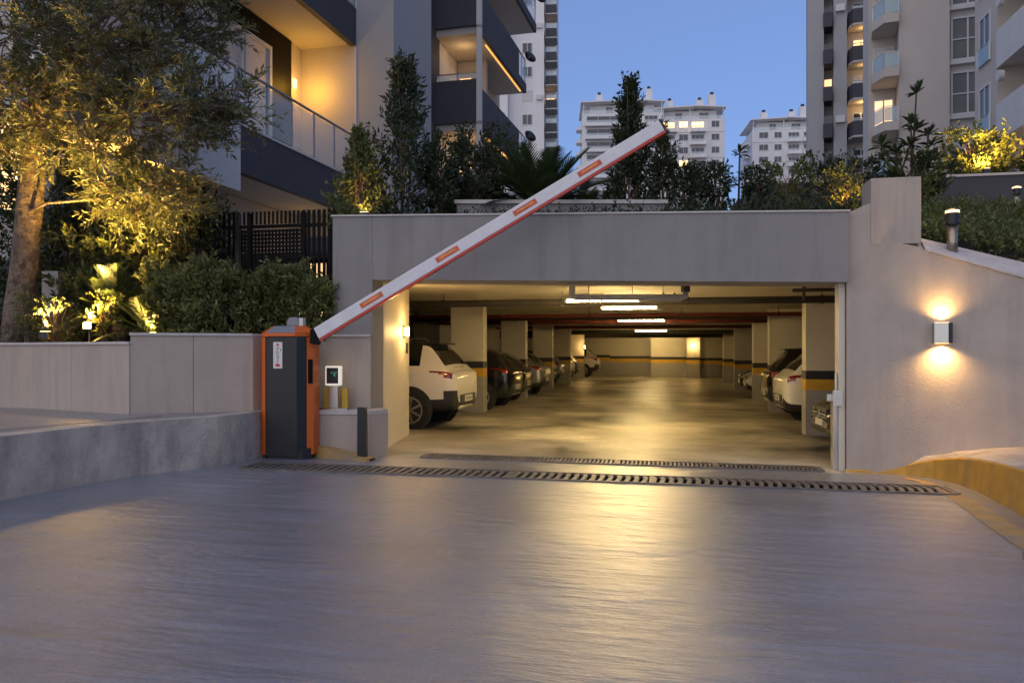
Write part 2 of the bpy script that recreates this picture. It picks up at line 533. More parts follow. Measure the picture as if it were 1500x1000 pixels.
# raised platform at the left, its concrete kerb wall and ledge
PL = 0.70
plat = MB()
plat.add([(x, y, PL) for x, y in KERB[1:] + [(-3.95, 10.62), (-16, 12.0), (-16, 2.0)]], [tuple(range(len(KERB[1:]) + 3))])
struct(plat.build("pavement", "paving"))
struct(MB().bar((-7.0, 5.6, PL + .002), (-6.15, 8.75, PL + .002), .03, .012).build("pavement_joint", "steel"))
def strip(pts, z0, z1, thick, mb, zfun0=None):
    """a wall standing on a plan polyline, thick to its left side"""
    n = len(pts)
    out = []
    for i, p in enumerate(pts):
        a = Vector(pts[max(i - 1, 0)]); b = Vector(pts[min(i + 1, n - 1)])
        d = (b - a).normalized()
        out.append(Vector(p) + Vector((-d.y, d.x)) * thick)
    v = []
    for i, p in enumerate(pts):
        a = z0[i] if isinstance(z0, list) else z0
        b = z1[i] if isinstance(z1, list) else z1
        v += [(p[0], p[1], a), (p[0], p[1], b), (out[i].x, out[i].y, b), (out[i].x, out[i].y, a)]
    f = []
    for i in range(n - 1):
        for k in range(4):
            k2 = (k + 1) % 4
            f.append((i * 4 + k, i * 4 + k2, (i + 1) * 4 + k2, (i + 1) * 4 + k))
    f += [(0, 1, 2, 3), tuple((n - 1) * 4 + k for k in (3, 2, 1, 0))]
    return mb.add(v, f)
kw = struct(strip(KERB[:9], -0.2, PL + .003, 0.25, MB()).build("kerb", "kerb"))
kw["label"] = "stained concrete kerb wall of the raised pavement at the left"
lw = struct(strip(KERB[8:], -0.2, PL - 0.055, 0.22, MB()).build("kerb", "plaster"))
struct(strip([(x * 1.0 + .0, y - .015) for x, y in KERB[8:]], PL - 0.055, PL + .004, 0.26, MB()).build("kerb_cap", "cap"))
low = [(-4.62, 9.80), (-4.3, 9.82), (-3.9, 9.78), (-3.55, 9.88), (-3.4, 10.05)]
struct(strip([(-4.85, 9.98), (-4.55, 9.90), (-4.2, 9.78), (-3.85, 9.72)], -0.1, [.24, .21, .14, .10], .22, MB()).build("low_kerb", "ground_yellow"))
# worn paint along both edges of the drive
def painted(pts, w, name="painted_line"):
    v, f = [], []
    n = len(pts)
    for i, p in enumerate(pts):
        a = Vector(pts[max(i - 1, 0)]); b = Vector(pts[min(i + 1, n - 1)])
        d = (b - a).normalized()
        q = Vector(p) + Vector((-d.y, d.x)) * (w[i] if isinstance(w, list) else w)
        v += [(p[0], p[1], gz(p[0]) + .004), (q.x, q.y, gz(q.x) + .004)]
    f = [(2 * i, 2 * i + 1, 2 * i + 3, 2 * i + 2) for i in range(n - 1)]
    return struct(MB().add(v, f).build(name, "ground_yellow"))
painted([(x - o, y) for (x, y), o in zip(KERB_R[3:10], (.28, .26, .22, .2, .2, .22, .2))], [-.10, -.15, -.2, -.22, -.24, -.24, -.24])
# an older, darker pour with a broken edge at the right of the drive
edge = [(2.70, 6.7), (2.60, 6.45), (2.70, 6.2), (2.55, 5.75), (2.62, 5.45), (2.50, 5.1), (2.56, 4.8), (2.40, 4.4), (2.46, 3.9), (2.30, 3.2), (2.3, -6)]
pv_ = [(x, y, gz(x) + .004) for x, y in edge] + [(2.85, -6, gz(2.85) + .004), (2.85, 6.7, gz(2.85) + .004)]
struct(MB().add(pv_, [tuple(range(len(pv_)))]).build("road_patch", road_mat("old_concrete", (0.165, 0.16, 0.17), 0.42, 0.7, 0.3)))
# raised yellow kerb curving round the right side
KH = [0.02, .07, .14, .24, .31, .36, .40, .43, .44, .44, .44]
krf = strip(KERB_R, -0.2, [gz(x) + h for (x, y), h in zip(KERB_R, KH)], -0.001, MB())
kr = MB()
kv, kf = [], []
for (x, y), h in zip(KERB_R, KH):
    i = len(kv) // 3
    a = Vector(KERB_R[max(i - 1, 0)]); b = Vector(KERB_R[min(i + 1, len(KERB_R) - 1)])
    d = (b - a).normalized(); nrm = Vector((-d.y, d.x))
    if nrm.x < 0 and i > 1:
        nrm = -nrm
    o1 = Vector((x, y)) + nrm * 0.04
    kv += [(x, y, -.2), (o1.x, o1.y, gz(x) + h - .02), (o1.x + nrm.x * .02, o1.y + nrm.y * .02, gz(x) + h)]
n = len(KERB_R)
for i in range(n - 1):
    kf += [(3 * i, 3 * i + 1, 3 * i + 4, 3 * i + 3), (3 * i + 1, 3 * i + 2, 3 * i + 5, 3 * i + 4)]
kb = kr.add(kv, kf).build("kerb", "yellow_worn")
struct(kb, "yellow painted curved kerb at the foot of the right hand wall")
# ledge on top of that kerb, running back to the wall
tops = [kv[3 * i + 2] for i in range(n)]
WA, WB = Vector((2.28, 10.72)), Vector((6.4, 10.10))
WD = (WB - WA).normalized()
WN = Vector((-WD.y, WD.x))               # into the bank
lv, lf = [], []
for i, p in enumerate(tops):
    s = [0, .22, .5, .85, 1.25, 1.6, 2.0, 2.5, 3.0, 3.6, 4.3][i]
    q = WA + WD * s + WN * .05
    if i >= 9:
        q = Vector((6.2, p[1]))
    lv += [p, (q.x, q.y, p[2] + (0.02 if i < 9 else 0))]
lf = [(2 * i, 2 * i + 1, 2 * i + 3, 2 * i + 2) for i in range(n - 1)]
struct(MB().add(lv, lf).build("kerb_ledge", "kerb"))

# ------------------------------------------------------------------ garden ground
struct(MB().prism([(-20, 9.8, -.5), (-9.2, 9.75, -.5), (-6.72, 9.0, -.5), (-5.5, 9.7, -.5), (-5.4, 10.46, -.5), (-4.66, 10.46, -.5), (-4.66, 12.55, -.5), (-20, 12.55, -.5)], (0, 0, 2.1)).build("garden_bed", "soil"))
struct(MB().box(-4.0, 2.9, 11.2, 24, 3.22, 3.30).build("garden_bed", "soil"))
struct(MB().prism([(2.45, 11.15, 2.98), (2.45, 15.5, 3.95), (8.4, 15.5, 3.95), (8.4, 10.6, 1.9)], (0, 0, -.15)).build("garden_bank", "soil"))
struct(MB().box(1.5, 30, 17.33, 40, 3.22, 4.75).build("garden_terrace", "soil"))

# ------------------------------------------------------------------ the car park under the garden
g = thing("parking_garage", "underground car park with a wide lit entrance under a grey concrete beam", "garage", (0, 10.5, 0))
def G(name, m, x0, x1, y0, y1, z0, z1, bevel=0.0):
    return box(name, m, g, x0, x1, y0 - 10.5, y1 - 10.5, z0, z1, bevel)
# entrance beam: face runs from (-4.64,10.45) to (2.28,10.60), its top falls slightly to the right
def beam_pt(x, dy, z):
    return (x, 10.45 + (x + 4.64) * 0.0217 + dy - 10.5, z - 0.02 * x)
def beam_part(name, m, x0, x1, dy0, dy1, z0, z1):
    v = [beam_pt(x, d, z) for z in (z0, z1) for x, d in ((x0, dy0), (x1, dy0), (x1, dy1), (x0, dy1))]
    return MB().add(v, [(3, 2, 1, 0), (4, 5, 6, 7), (0, 1, 5, 4), (1, 2, 6, 5), (2, 3, 7, 6), (3, 0, 4, 7)]).build(name, m, g)
beam_part("entrance_beam", "grey_wall", -4.048, 2.278, 0, 0.75, 2.43, 3.32)
beam_part("beam_cap", "cap", -4.66, 2.30, -.02, 0.30, 3.322, 3.345)
beam_part("end_wall", "grey_wall", -4.64, -4.052, 0.003, 0.50, -.1, 3.318)
# left jamb: plain return and the lit inner wall face
MB().prism([(-4.05, 10.96 - 10.5, -.1), (-4.05, 10.90 - 10.5, -.1), (-4.60, 10.90 - 10.5, -.1), (-4.90, 13.0 - 10.5, -.1), (-4.36, 13.0 - 10.5, -.1)], (0, 0, 2.75)).build("jamb_wall", "cream", g)
# right door post seen beside the wall corner
G("door_guide", "cream", 2.20, 2.275, 10.78, 11.02, -.05, 2.42)
G("door_guide", "steel", 2.14, 2.198, 10.84, 11.0, -.05, 0.86)
bk = MB().box(2.06, 2.2, 10.80, 10.90, .86, .95)
bk.box(2.12, 2.24, 10.74, 10.80, .80, 1.0)
bk.tube([(2.17, 10.80, .80), (2.17, 10.80, 1.22)], .02, 6)
for i, v in enumerate(bk.v):
    bk.v[i] = (v[0], v[1] - 10.5, v[2])
bk.build("door_bracket", "steel", g)
G("side_wall", "cream", 2.40, 8.2, 11.2, 11.5, -.3, 2.618)
G("side_wall", "dado", -9.9, -9.6, 11.0, 50, -.2, 2.8)
G("side_wall", "dado", 8.2, 8.5, 11.2, 50, -.4, 2.618)
G("side_wall", "charcoal_wall", -14, -4.92, 12.6, 12.9, -.2, 3.22)
G("ceiling", "ceil", -4.9, 2.32, 11.15, 12.6, 2.62, 3.20)
G("ceiling", "ceil", -9.9, 2.90, 12.602, 50, 2.62, 3.20)
G("ceiling", "ceil", 2.902, 8.5, 12.9, 50, 2.62, 2.80)
G("ceiling", "ceil", 2.322, 4.4, 11.5, 12.6, 2.62, 2.70)
G("ceiling", "ceil", 2.902, 4.4, 12.602, 12.898, 2.62, 2.70)
for y in (16.8, 22.4, 27.6, 33.2, 39.0, 44.5):
    G("ceiling_beam", "ceil", -9.6, 8.2, y, y + .35, 2.52, 2.618)
# rear wall in staggered bays, two tone with a black and yellow stripe
def striped(name, x0, x1, y0, y1, top=2.62, parent=None, upper="cream", b0=.84):
    w = G(name, upper, x0, x1, y0, y1, -.4, top)
    zc = gz((x0 + x1) / 2)
    e = .006
    for nm, m_, za, zb in (("lower_band", "dado", -.3, b0 + zc), ("yellow_stripe", "yellow", b0 + zc + .001, b0 + .20 + zc), ("black_stripe", "black", b0 + .201 + zc, b0 + .36 + zc)):
        box(nm, m_, w, x0 - e, x1 + e, y0 - 10.5 - e, y1 - 10.5 + e, za, zb)
    return w
striped("rear_wall", -9.6, -3.4, 49.0, 49.4)
striped("rear_wall", -3.4, -.85, 49.0, 49.4)
striped("rear_wall", -.85, 1.2, 47.4, 49.39)
striped("rear_wall", 1.2, 8.2, 48.6, 49.4)
striped("pillar", 1.2, 1.95, 46.6, 47.1)
for x0, x1, y in ((-5.0, -4.22, 18.0), (-5.0, -4.24, 23.8), (-5.0, -4.25, 29.7), (-5.0, -4.27, 35.6), (-5.0, -4.3, 42.0)):
    striped("pillar", x0, x1, y, y + .42)
for x0, x1, y in ((2.54, 3.4, 15.25), (2.66, 3.5, 21.4), (2.70, 3.55, 25.6), (2.75, 3.5, 33.0), (2.8, 3.6, 40.0)):
    striped("pillar", x0, x1, y, y + .42)
# services under the ceiling
def pipe(name, m, y, z, r, x0=-9.5, x1=8.1, n=10):
    mb = MB().tube([(x0, y - 10.5, z), (x1, y - 10.5, z)], r, n)
    o = mb.build(name, m, g, smooth=True)
    x = x0 + .7
    hb = MB()
    while x < x1:
        hb.tube([(x, y - 10.5, z + r), (x, y - 10.5, 2.62)], .008, 5)
        hb.box(x - .015, x + .015, y - 10.5 - r - .01, y - 10.5 + r + .01, z - r - .01, z + r + .01)
        x += 2.3
    hb.build("pipe_hanger", "dark_metal", o)
    return o
pipe("duct", "pipe_dark", 14.6, 2.42, .065)
pipe("sprinkler_pipe", "pipe_red", 20.0, 2.42, .05)
pipe("sprinkler_pipe", "pipe_red", 24.8, 2.44, .06)
pipe("duct", "pipe_dark", 22.0, 2.46, .08)
pipe("sprinkler_pipe", "pipe_red", 31.0, 2.46, .06)
pipe("duct", "pipe_dark", 37.5, 2.42, .10)
pipe("duct", "pipe_dark", 43.5, 2.38, .12)
dp = MB()
dp.tube([(-1.45, 12.35 - 10.5, 2.62), (-1.45, 12.35 - 10.5, 2.40), (-1.40, 12.35 - 10.5, 2.36), (.22, 12.4 - 10.5, 2.335), (.30, 12.4 - 10.5, 2.36), (.30, 12.4 - 10.5, 2.45)], .055, 10)
dpo = dp.build("drain_pipe", "pipe_grey", g, smooth=True)
dc = MB()
for x in (-1.2, -1.0, -.05, .12):
    dc.tube([(x, 12.37 - 10.5, 2.35), (x + .03, 12.37 - 10.5, 2.35)], .066, 10)
for x in (-1.19, -.04):
    dc.tube([(x, 12.37 - 10.5, 2.4), (x, 12.37 - 10.5, 2.62)], .008, 5)
dc.build("pipe_collar", "pipe_grey", dpo)
MB().tube([(.30, 12.4 - 10.5, 2.42), (.30, 12.4 - 10.5, 2.56)], .075, 8).build("pipe_socket", "cladding", dpo)
v2 = MB()
v2.tube([(1.95, 12.9 - 10.5, 2.46), (2.7, 12.9 - 10.5, 2.46)], .03, 8)
v2.tube([(2.12, 12.9 - 10.5, 2.62), (2.12, 12.9 - 10.5, 2.3)], .025, 8)
v2.build("drain_pipe", "pipe_dark", g)

# tube lamps hung below the ceiling
LAMPS = [(-1.05, 13.35, 2.36, 1.25, "nearest tube lamp of the row, hung just under the grey drain pipe"), (-.72, 15.9, 2.37, 1.1, "bright twin tube lamp just behind the nearest one"),
         (-.70, 23.2, 2.40, 1.35, "single tube lamp of the row beyond the first red pipes"), (-.62, 34.5, 2.40, 1.35, "small distant tube lamp of the row, nearest to the rear wall of those in view")]
for i, (x, y, z, L, lab) in enumerate(LAMPS):
    t = thing("tube_lamp", lab, "lamp", (x, y, z), group="tube lamps down the middle of the garage")
    MB().box(-L / 2, L / 2, -.05, .05, .03, .075).build("housing", "frame", t)
    for e in (-1, 1):
        MB().box(e * L / 2 - .02, e * L / 2 + .02, -.04, .04, -.02, .03).build("lamp_holder", "frame", t)
        MB().tube([(e * L * .4, 0, .075), (e * L * .4, 0, 2.62 - z)], .006, 5).build("hanger", "dark_metal", t)
    for dy in ((-.03, .03) if i == 1 else (0,)):
        MB().tube([(-L / 2 + .02, dy, .005), (L / 2 - .02, dy, .005)], .018, 8).build("tube", "tube", t, smooth=True)
# extra tube lamp, unseen behind the ducts, added to brighten the rear wall
for y in (45.6,):
    t = thing("tube_lamp", "added tube lamp hidden behind the last dark ducts to brighten the rear wall", "lamp", (-.7, y, 2.50), group="tube lamps down the middle of the garage")
    MB().box(-.62, .62, -.05, .05, .03, .075).build("housing", "frame", t)
    MB().tube([(-.6, 0, .005), (.6, 0, .005)], .018, 8).build("tube", "tube", t, smooth=True)

def small_wall_lamp(label, loc, rz, energy):
    t = thing("wall_lamp", label, "lamp", loc, rz, group="small wall lamps inside the garage")
    MB().box(-.045, .045, -.02, 0, -.10, .10).build("back_plate", "dark_metal", t)
    MB().box(-.035, .035, -.09, -.02, -.075, .075).build("lens", "lens", t)
    point_light("lamp_light", t, (0, -.2, 0), energy, WARM, .06)
    return t
small_wall_lamp("glowing wall lamp on the cream jamb behind the barrier arm", (-4.262, 12.42, 1.83), R(90) - .14, 26)
small_wall_lamp("tiny glowing lamp on the pillar by the rear wall of the garage", (1.58, 46.58, 1.85), 0, 30)
small_wall_lamp("tiny lamp glowing on the side of the farthest left pillar", (-4.28, 41.95, 1.75), R(20), 22)
t = MB().box(-.05, .05, -.012, 0, -.09, .09).build("door_plaque", "dark_metal", None, loc=(-4.315, 12.72, 1.56), rz=R(90) - .14)
tag(t, "small dark plaque below the wall lamp on the cream jamb", "plaque")

# ------------------------------------------------------------------ walls outside
# left planter walls, in cast panels with a thin cap
def planter(label, pts, z1, joints):
    ctr = Vector(pts[0])
    t = thing("planter_wall", label, "wall", (ctr.x, ctr.y, PL))
    for i in range(len(pts) - 1):
        a, b = Vector(pts[i]), Vector(pts[i + 1])
        d = (b - a).normalized(); nr = Vector((-d.y, d.x))
        L = (b - a).length
        n = joints[i]
        for k in range(n):
            p = a + d * (L * k / n + (.003 if k else 0)) - ctr
            q = a + d * (L * (k + 1) / n - (.003 if k < n - 1 else 0)) - ctr
            w = nr * .22
            MB().prism([(p.x, p.y, -.8), (q.x, q.y, -.8), (q.x + w.x, q.y + w.y, -.8), (p.x + w.x, p.y + w.y, -.8)], (0, 0, z1 - PL - .035 + .8)).build("panel", "plaster", t)
    strip([(p[0] - ctr.x, p[1] - ctr.y) for p in [(x, y - .025) for x, y in pts]], z1 - PL - .035 + .001, z1 - PL, .27, MB()).build("cap", "cap", t)
    return t
planter("low plaster planter wall below the olive tree at the far left", [(-13.5, 9.3), (-9.06, 9.66), (-6.74, 8.92)], 1.63, [2, 2])
planter("taller plaster planter wall behind the orange barrier cabinet", [(-6.735, 8.94), (-5.46, 9.72), (-5.30, 10.36), (-4.06, 10.42)], 1.745, [2, 1, 1])

# right wing wall: sloping top, block at its head
t = thing("wing_wall", "rough plaster wing wall with a sloping top to the right of the garage entrance", "wall", (WA.x, WA.y, 0), math.atan2(WD.y, WD.x))
SL = 4.1
def ztop(s):
    return 3.00 - max(0, s - .30) * .355
body = MB()
vb = []
fz = [(0, 3.30), (.22, 3.40), (.30, 3.42), (.302, ztop(.3)), (.9, ztop(.9)), (SL, ztop(SL))]
poly = [(s, 0, z - .03) for s, z in fz]
front = [(0, 0, -.3)] + [(s, 0, z - .03) for s, z in fz] + [(SL, 0, -.3)]
back = [(0, .38, -.3)] + [(s, .38, z - .03 + (.13 + .045 * s if s > .301 else 0)) for s, z in fz] + [(SL, .38, -.3)]
m_ = len(front)
body.add(front + back, [tuple(range(m_)), tuple(range(2 * m_ - 1, m_ - 1, -1))] + [(i, (i + 1) % m_, m_ + (i + 1) % m_, m_ + i) for i in range(m_)])
body.build("wall_face", "rough_plaster", t)
cp = MB()
s0, s1 = .90, SL
cv = []
for s in (s0, s1):
    z = ztop(s) - .03
    cv += [(s, -.025, z + .001), (s, -.025, z + .032), (s, .40, z + .032 + .14 + .045 * s), (s, .40, z + .141 + .045 * s)]
cp.add(cv, [(0, 1, 2, 3), (7, 6, 5, 4)] + [(k, 4 + k, 4 + (k + 1) % 4, (k + 1) % 4) for k in range(4)])
cp.build("coping", "cap", t)
bl = MB().box(2.56 - WA.x, 3.15 - WA.x, 10.66 - WA.y, 11.15 - WA.y, 2.86, 3.70)
blk = bl.build("block", "plaster", t, bevel=.008)
blk.rotation_euler.z = -t.rotation_euler.z

# up-and-down wall lamp on the wing wall
q = WA + WD * 1.08
t = thing("wall_lamp", "square steel up and down wall lamp glowing on the right hand wall", "lamp", (q.x, q.y, 1.73), math.atan2(WD.y, WD.x))
MB().box(-.10, .06, -.16, -.001, -.125, .125).build("lamp_body", "steel", t, bevel=.006)
MB().box(.061, .10, -.165, -.001, -.125, .125).build("side_plate", "dark_metal", t)
for sgn in (1, -1):
    MB().box(-.08, .07, -.14, -.02, sgn * .126, sgn * .130).build("lens", "lens", t)
    point_light("lamp_light", t, (-.0, -.075, sgn * .137), 60 if sgn > 0 else 105, (1.0, .58, .20), .03, spot=150, aim=(0, .02, sgn), blend=1.0)

# bollard lamps
def bollard_lamp(label, loc, h, r, energy):
    t = thing("bollard_lamp", label, "lamp", loc, group="steel bollard lamps above the right hand wall")
    MB().tube([(0, 0, 0), (0, 0, h * .68)], r, 16).build("post", "steel_warm", t, smooth=True)
    MB().tube([(0, 0, h * .68), (0, 0, h * .70), (0, 0, h * .701), (0, 0, h * .92)], [r * 1.05, r * 1.05, r * 1.25, r * 1.25], 16).build("lamp_head", "dark_metal", t)
    MB().tube([(0, 0, h * .925), (0, 0, h * .97)], r * 1.30, 16).build("lens", "lens", t)
    MB().tube([(0, 0, h * .972), (0, 0, h)], [r * 1.3, r * 1.1], 16).build("cap", "steel_warm", t)
    point_light("lamp_light", t, (0, 0, h + .12), energy, WARM, .08)
q = WA + WD * 1.23 + WN * .16
bollard_lamp("lit steel bollard lamp standing on the sloping wall top", (q.x, q.y, 2.66), .62, .062, 7)
bollard_lamp("lit steel bollard lamp on the tan garden wall at the right edge", (6.22, 15.66, 4.002), .48, .055, 5)

# walls of the upper garden
t = thing("terrace_wall", "dark grey terrace wall below the lit shrubs at the upper right", "wall", (10, 17.2, 2.0))
MB().box(-8.4, 12, -.12, .12, 1.23, 2.98).build("wall_face", "charcoal_wall", t)
MB().box(-8.4, 12, -.15, .15, 2.981, 3.03).build("cap", "cap", t)
t = thing("garden_wall", "low tan garden wall behind the dark ground cover at the right", "wall", (9, 15.7, 2.0))
MB().box(-4.6, 12, -.1, .1, 1.23, 2.0).build("wall_face", "plaster", t)
t = thing("raised_planter", "long white raised planter edge on the garage roof behind the barrier arm", "planter", (-1.65, 12.35, 3.3), R(11))
MB().box(-1.62, 1.65, -.10, .10, 0, .52).build("wall_face", "grey_wall", t)
MB().box(-1.66, 1.69, -.14, .14, .521, .58).build("cap", "cap", t)

# ------------------------------------------------------------------ buildings
def window(parent, o, ud, w, h, frame="frame", pane="pane", split=2, bar_h=None, depth=.05, name="window"):
    """o: lower left corner on the wall plane, ud: unit vector along the wall; the outside is to the right of ud"""
    o, ud = Vector(o), Vector((ud[0], ud[1], 0)).normalized()
    nd = Vector((ud.y, -ud.x, 0))
    up = Vector((0, 0, 1))
    t = min(.09, w * .09)
    f = MB()
    def bx(u0, u1, v0, v1, d):
        c = [o + ud * u + up * v for u, v in ((u0, v0), (u1, v0), (u1, v1), (u0, v1))]
        f.prism(c, nd * d)
    bx(0, w, 0, t, depth); bx(0, w, h - t, h, depth)
    bx(0, t, t, h - t, depth); bx(w - t, w, t, h - t, depth)
    for k in range(1, split):
        x = w * k / split
        bx(x - t * .45, x + t * .45, t, h - t, depth * .9)
    if bar_h:
        bx(t, w - t, bar_h - t * .4, bar_h + t * .4, depth * .8)
    wo = f.build(name, frame, parent)
    c = [o + ud * u + up * v + nd * depth * .3 for u, v in ((t * .5, t * .5), (w - t * .5, t * .5), (w - t * .5, h - t * .5), (t * .5, h - t * .5))]
    MB().prism(c, nd * -depth * .2).build("pane", pane, wo)
    return wo

def rail(parent, p, q, z, h, m="glass", posts=2, railm="steel", r=.02, name="railing"):
    """glass balustrade from p to q"""
    p, q = Vector((*p, z)), Vector((*q, z))
    up = Vector((0, 0, h))
    a = MB()
    a.tube([p + up, q + up], r, 6)
    for k in range(posts + 1):
        c = p.lerp(q, k / posts)
        a.tube([c, c + up], r * .8, 6)
    ro = a.build(name, railm, parent)
    for k in range(posts):
        c, d = p.lerp(q, k / posts), p.lerp(q, (k + 1) / posts)
        e = (d - c).normalized() * .03
        MB().prism([c + e + up * .06, d - e + up * .06, d - e + up * .93, c + e + up * .93], e.cross(Vector((0, 0, 1))).normalized() * .012).build("glass_pane", m, ro)
    return ro

ROT = R(-3.55)
# --- near left apartment block with the lit balcony
b = thing("apartment_building", "near left apartment block with a glowing glass railed balcony above the garden", "building", (-7.05, 16.7, 0), ROT)
B = lambda name, m, *a, **k: box(name, m, b, *a, **k)
fo = B("balcony_fascia", "charcoal_wall", -.14, 0, -4.15, .40, 4.64, 5.46)
box("fascia_cap", "frame", fo, -.17, .03, -4.15, .40, 5.461, 5.50)
B("balcony_parapet", "white_wall", -.14, .02, -6.6, -4.155, 4.30, 5.46)
B("balcony_floor", "soffit", -1.40, -.141, -6.6, .40, 4.66, 4.86)
rail(b, (-.06, -4.1), (-.06, .35), 5.5, .98, posts=5, r=.026, railm="grey_metal")
rail(b, (-.06, -6.5), (-.06, -4.2), 5.5, .98, posts=2, r=.026, railm="grey_metal")
B("door_wall", "beige_wall", -1.60, -1.40, -6.6, .42, 4.86, 8.60)
dw = MB().box(-1.40, -1.33, -.95, -.15, 4.87, 8.58).build("door_frame", "black_metal", b)
MB().box(-1.40, -1.325, -4.6, -.951, 8.18, 8.58).build("door_lintel", "black_metal", b)
window(b, (-1.40, -1.95, 4.9), (0, 1), 1.0, 3.25, split=1, pane="blind", depth=.07, name="balcony_door")
w = window(b, (-1.40, -4.5, 4.9), (0, 1), 2.52, 3.25, split=2, pane="blind", depth=.06, name="shutter")
sl = MB()
for k in range(30):
    sl.box(-1.385, -1.372, -4.42, -2.06, 5.0 + k * .105, 5.085 + k * .105)
stuff(sl.build("slats", "blind", w))
B("end_wall", "beige_wall", -1.60, -.02, .42, .60, 4.2, 8.60)
B("upper_slab", "soffit", -1.60, -.141, -6.6, .60, 8.60, 8.84)
B("upper_fascia", "charcoal_wall", -.14, 0, -6.6, .62, 8.56, 9.42)
rail(b, (-.06, -6.5), (-.06, .5), 9.44, .98, posts=6, r=.026, railm="grey_metal")
B("upper_wall", "beige_wall", -1.60, -1.42, -6.6, .6, 8.85, 16)
B("pier", "grey_facade", 0, .92, .45, 2.9, 3.24, 18)
B("wall_edge", "white_wall", -.02, .0, .42, .449, 4.2, 18)
B("ground_floor_wall", "beige_wall", -1.60, -1.40, -3.6, .6, 3.24, 4.65)
B("rear_mass", "grey_facade", -9, -1.61, -3.5, 12, 3.24, 18)
B("garden_wing", "grey_facade", -12, -2.2, -4.2, -3.6, 1.5, 12)
window(b, (-4.35, -4.2, 3.05), (1, 0), 1.6, 2.3, split=2)
window(b, (-6.0, -4.2, 4.1), (1, 0), 1.7, 2.0, pane="lit", split=2, name="lit_window")
window(b, (-9.2, -4.2, 3.2), (1, 0), 1.5, 2.6, pane="lit", split=2, name="lit_window")
window(b, (-4.9, -4.2, 7.0), (1, 0), 1.4, 1.8, pane="pane", split=2)
ll = MB().box(-1.399, -1.36, .02, .14, 7.6, 7.8).build("wall_light", "lens", b)
point_light("lamp_light", b, (-.95, -.15, 7.55), 33, (1.0, .50, .055), .10)
point_light("lamp_light", b, (-.7, -.6, 4.0), 3, (1.0, .58, .17), .12)
ww = window(g, (-6.55, 2.09, 1.95), (1, 0), .95, 1.15, pane="lit_soft", split=3, frame="black_metal", name="lit_window")

# --- dark strip wall and the block with dark balconies
b = thing("apartment_building", "apartment block with charcoal balconies and thin orange light strips under them", "building", (-5.8, 24.6, 0), ROT)
B = lambda name, m, *a, **k: box(name, m, b, *a, **k)
B("stair_wall", "charcoal_wall", -2.3, -1.55, -2.0, .3, 0, 22)
B("main_wall", "beige_wall", -9, -1.3, 3.2, 6.8, 0, 24)
B("side_wall", "white_wall", -2.2, -1.60, .3, 3.19, 0, 24)
for k, zb in enumerate((2.7, 5.8, 8.9, 12.0, 15.1)):
    ly1 = 6.1 if k < 4 else 7.9
    s = B("balcony_slab", "soffit", -1.59, -.02, .0, ly1, zb - .24, zb)
    box("front_parapet", "charcoal_wall", s, -1.59, -.16, -.10, .0, zb - .02, zb + 1.36)
    box("corner_post", "white_wall", s, -.155, .0, -.10, .05, zb - .1, zb + 3.1)
    box("side_parapet", "charcoal_wall", s, -.10, -.0, .06, 4.9, zb - .25, zb + 1.05)
    box("slab_edge", "charcoal_wall", s, -.10, -.001, 4.9, ly1, zb - .25, zb + .10)
    rail(b, (-.05, 4.95), (-.05, ly1 - .03), zb + .12, .95, posts=2, r=.03)
    rail(b, (-1.5, -.05), (-.1, -.05), zb + 1.36, .22, posts=2, r=.022)
    if k in (1, 2, 3):
        box("led_strip", "led", b, -.20, -.15, 1.0, 5.8, zb - .265, zb - .245)
    B("inner_wall", "beige_wall", -1.59, -.55, 2.3, 2.5, zb, zb + 2.85)
    window(b, (-1.55, 2.3, zb), (1, 0), .52, 2.3, pane="lit" if k in (1, 2) else "pane", split=1, name="balcony_door")
    dd = MB().tube([(0, 0, 0), (.03, .0, 0), (.10, .0, .0)], [.08, .20, .26], 14)
    d = dd.build("dish", "dark_metal", b, smooth=True)
    d.location = (.18, ly1 - .3, zb + 1.0)
    d.rotation_euler = (0, R(-25), R(-40))
    point_light("lamp_light", b, (-.9, .9, zb + 2.5), 7 if k in (1, 2) else 2, (1, .6, .24), .15)

# --- towers and far blocks
def tower_left():
    b = thing("apartment_tower", "tall pale tower behind the charcoal balconies with a column of small windows", "building", (-14.9, 97, 0), R(6))
    B = lambda name, m, *a, **k: box(name, m, b, *a, **k)
    B("front_wall", "far_white", -4.4, 0, 0, 14, 0, 75)
    B("side_wing", "far_white", -14, -4.42, -1.6, 12, 0, 72)
    B("recess_wall", "far_white", 0, 1.4, 3.0, 14, 0, 75)
    for k in range(24):
        z = 3 + k * 2.98
        if z < 20:
            continue
        window(b, (-2.75, 0, z), (1, 0), 1.3, 1.35, pane="pane" if k % 5 else "blind", depth=.06)
        s = B("balcony", "charcoal_wall", .15, 1.55, .6, 2.99, z - .75, z + .35)
        box("balcony_slab", "soffit", s, .12, 1.6, .55, 2.99, z - .90, z - .751)
        window(b, (.12, 3.0, z - .8), (1, 0), 1.2, 2.1, pane="lit" if k == 10 else ("lit_soft" if k % 6 == 1 else "blind"), depth=.06, name="balcony_door")
        rail(b, (.2, .65), (1.5, .65), z + .35, .6, posts=1, r=.03)
        if k % 3 == 1:
            box("cooling_unit", "frame", b, -.95, -.2, -.32, -.002, z + .1, z + .7)
        if k % 2 == 0:
            window(b, (-8.0, -1.6, z), (1, 0), 1.3, 1.4, depth=.06)
        if k % 3 == 0:
            window(b, (-5.6, -1.6, z + .1), (1, 0), .8, 1.1, depth=.06)
tower_left()

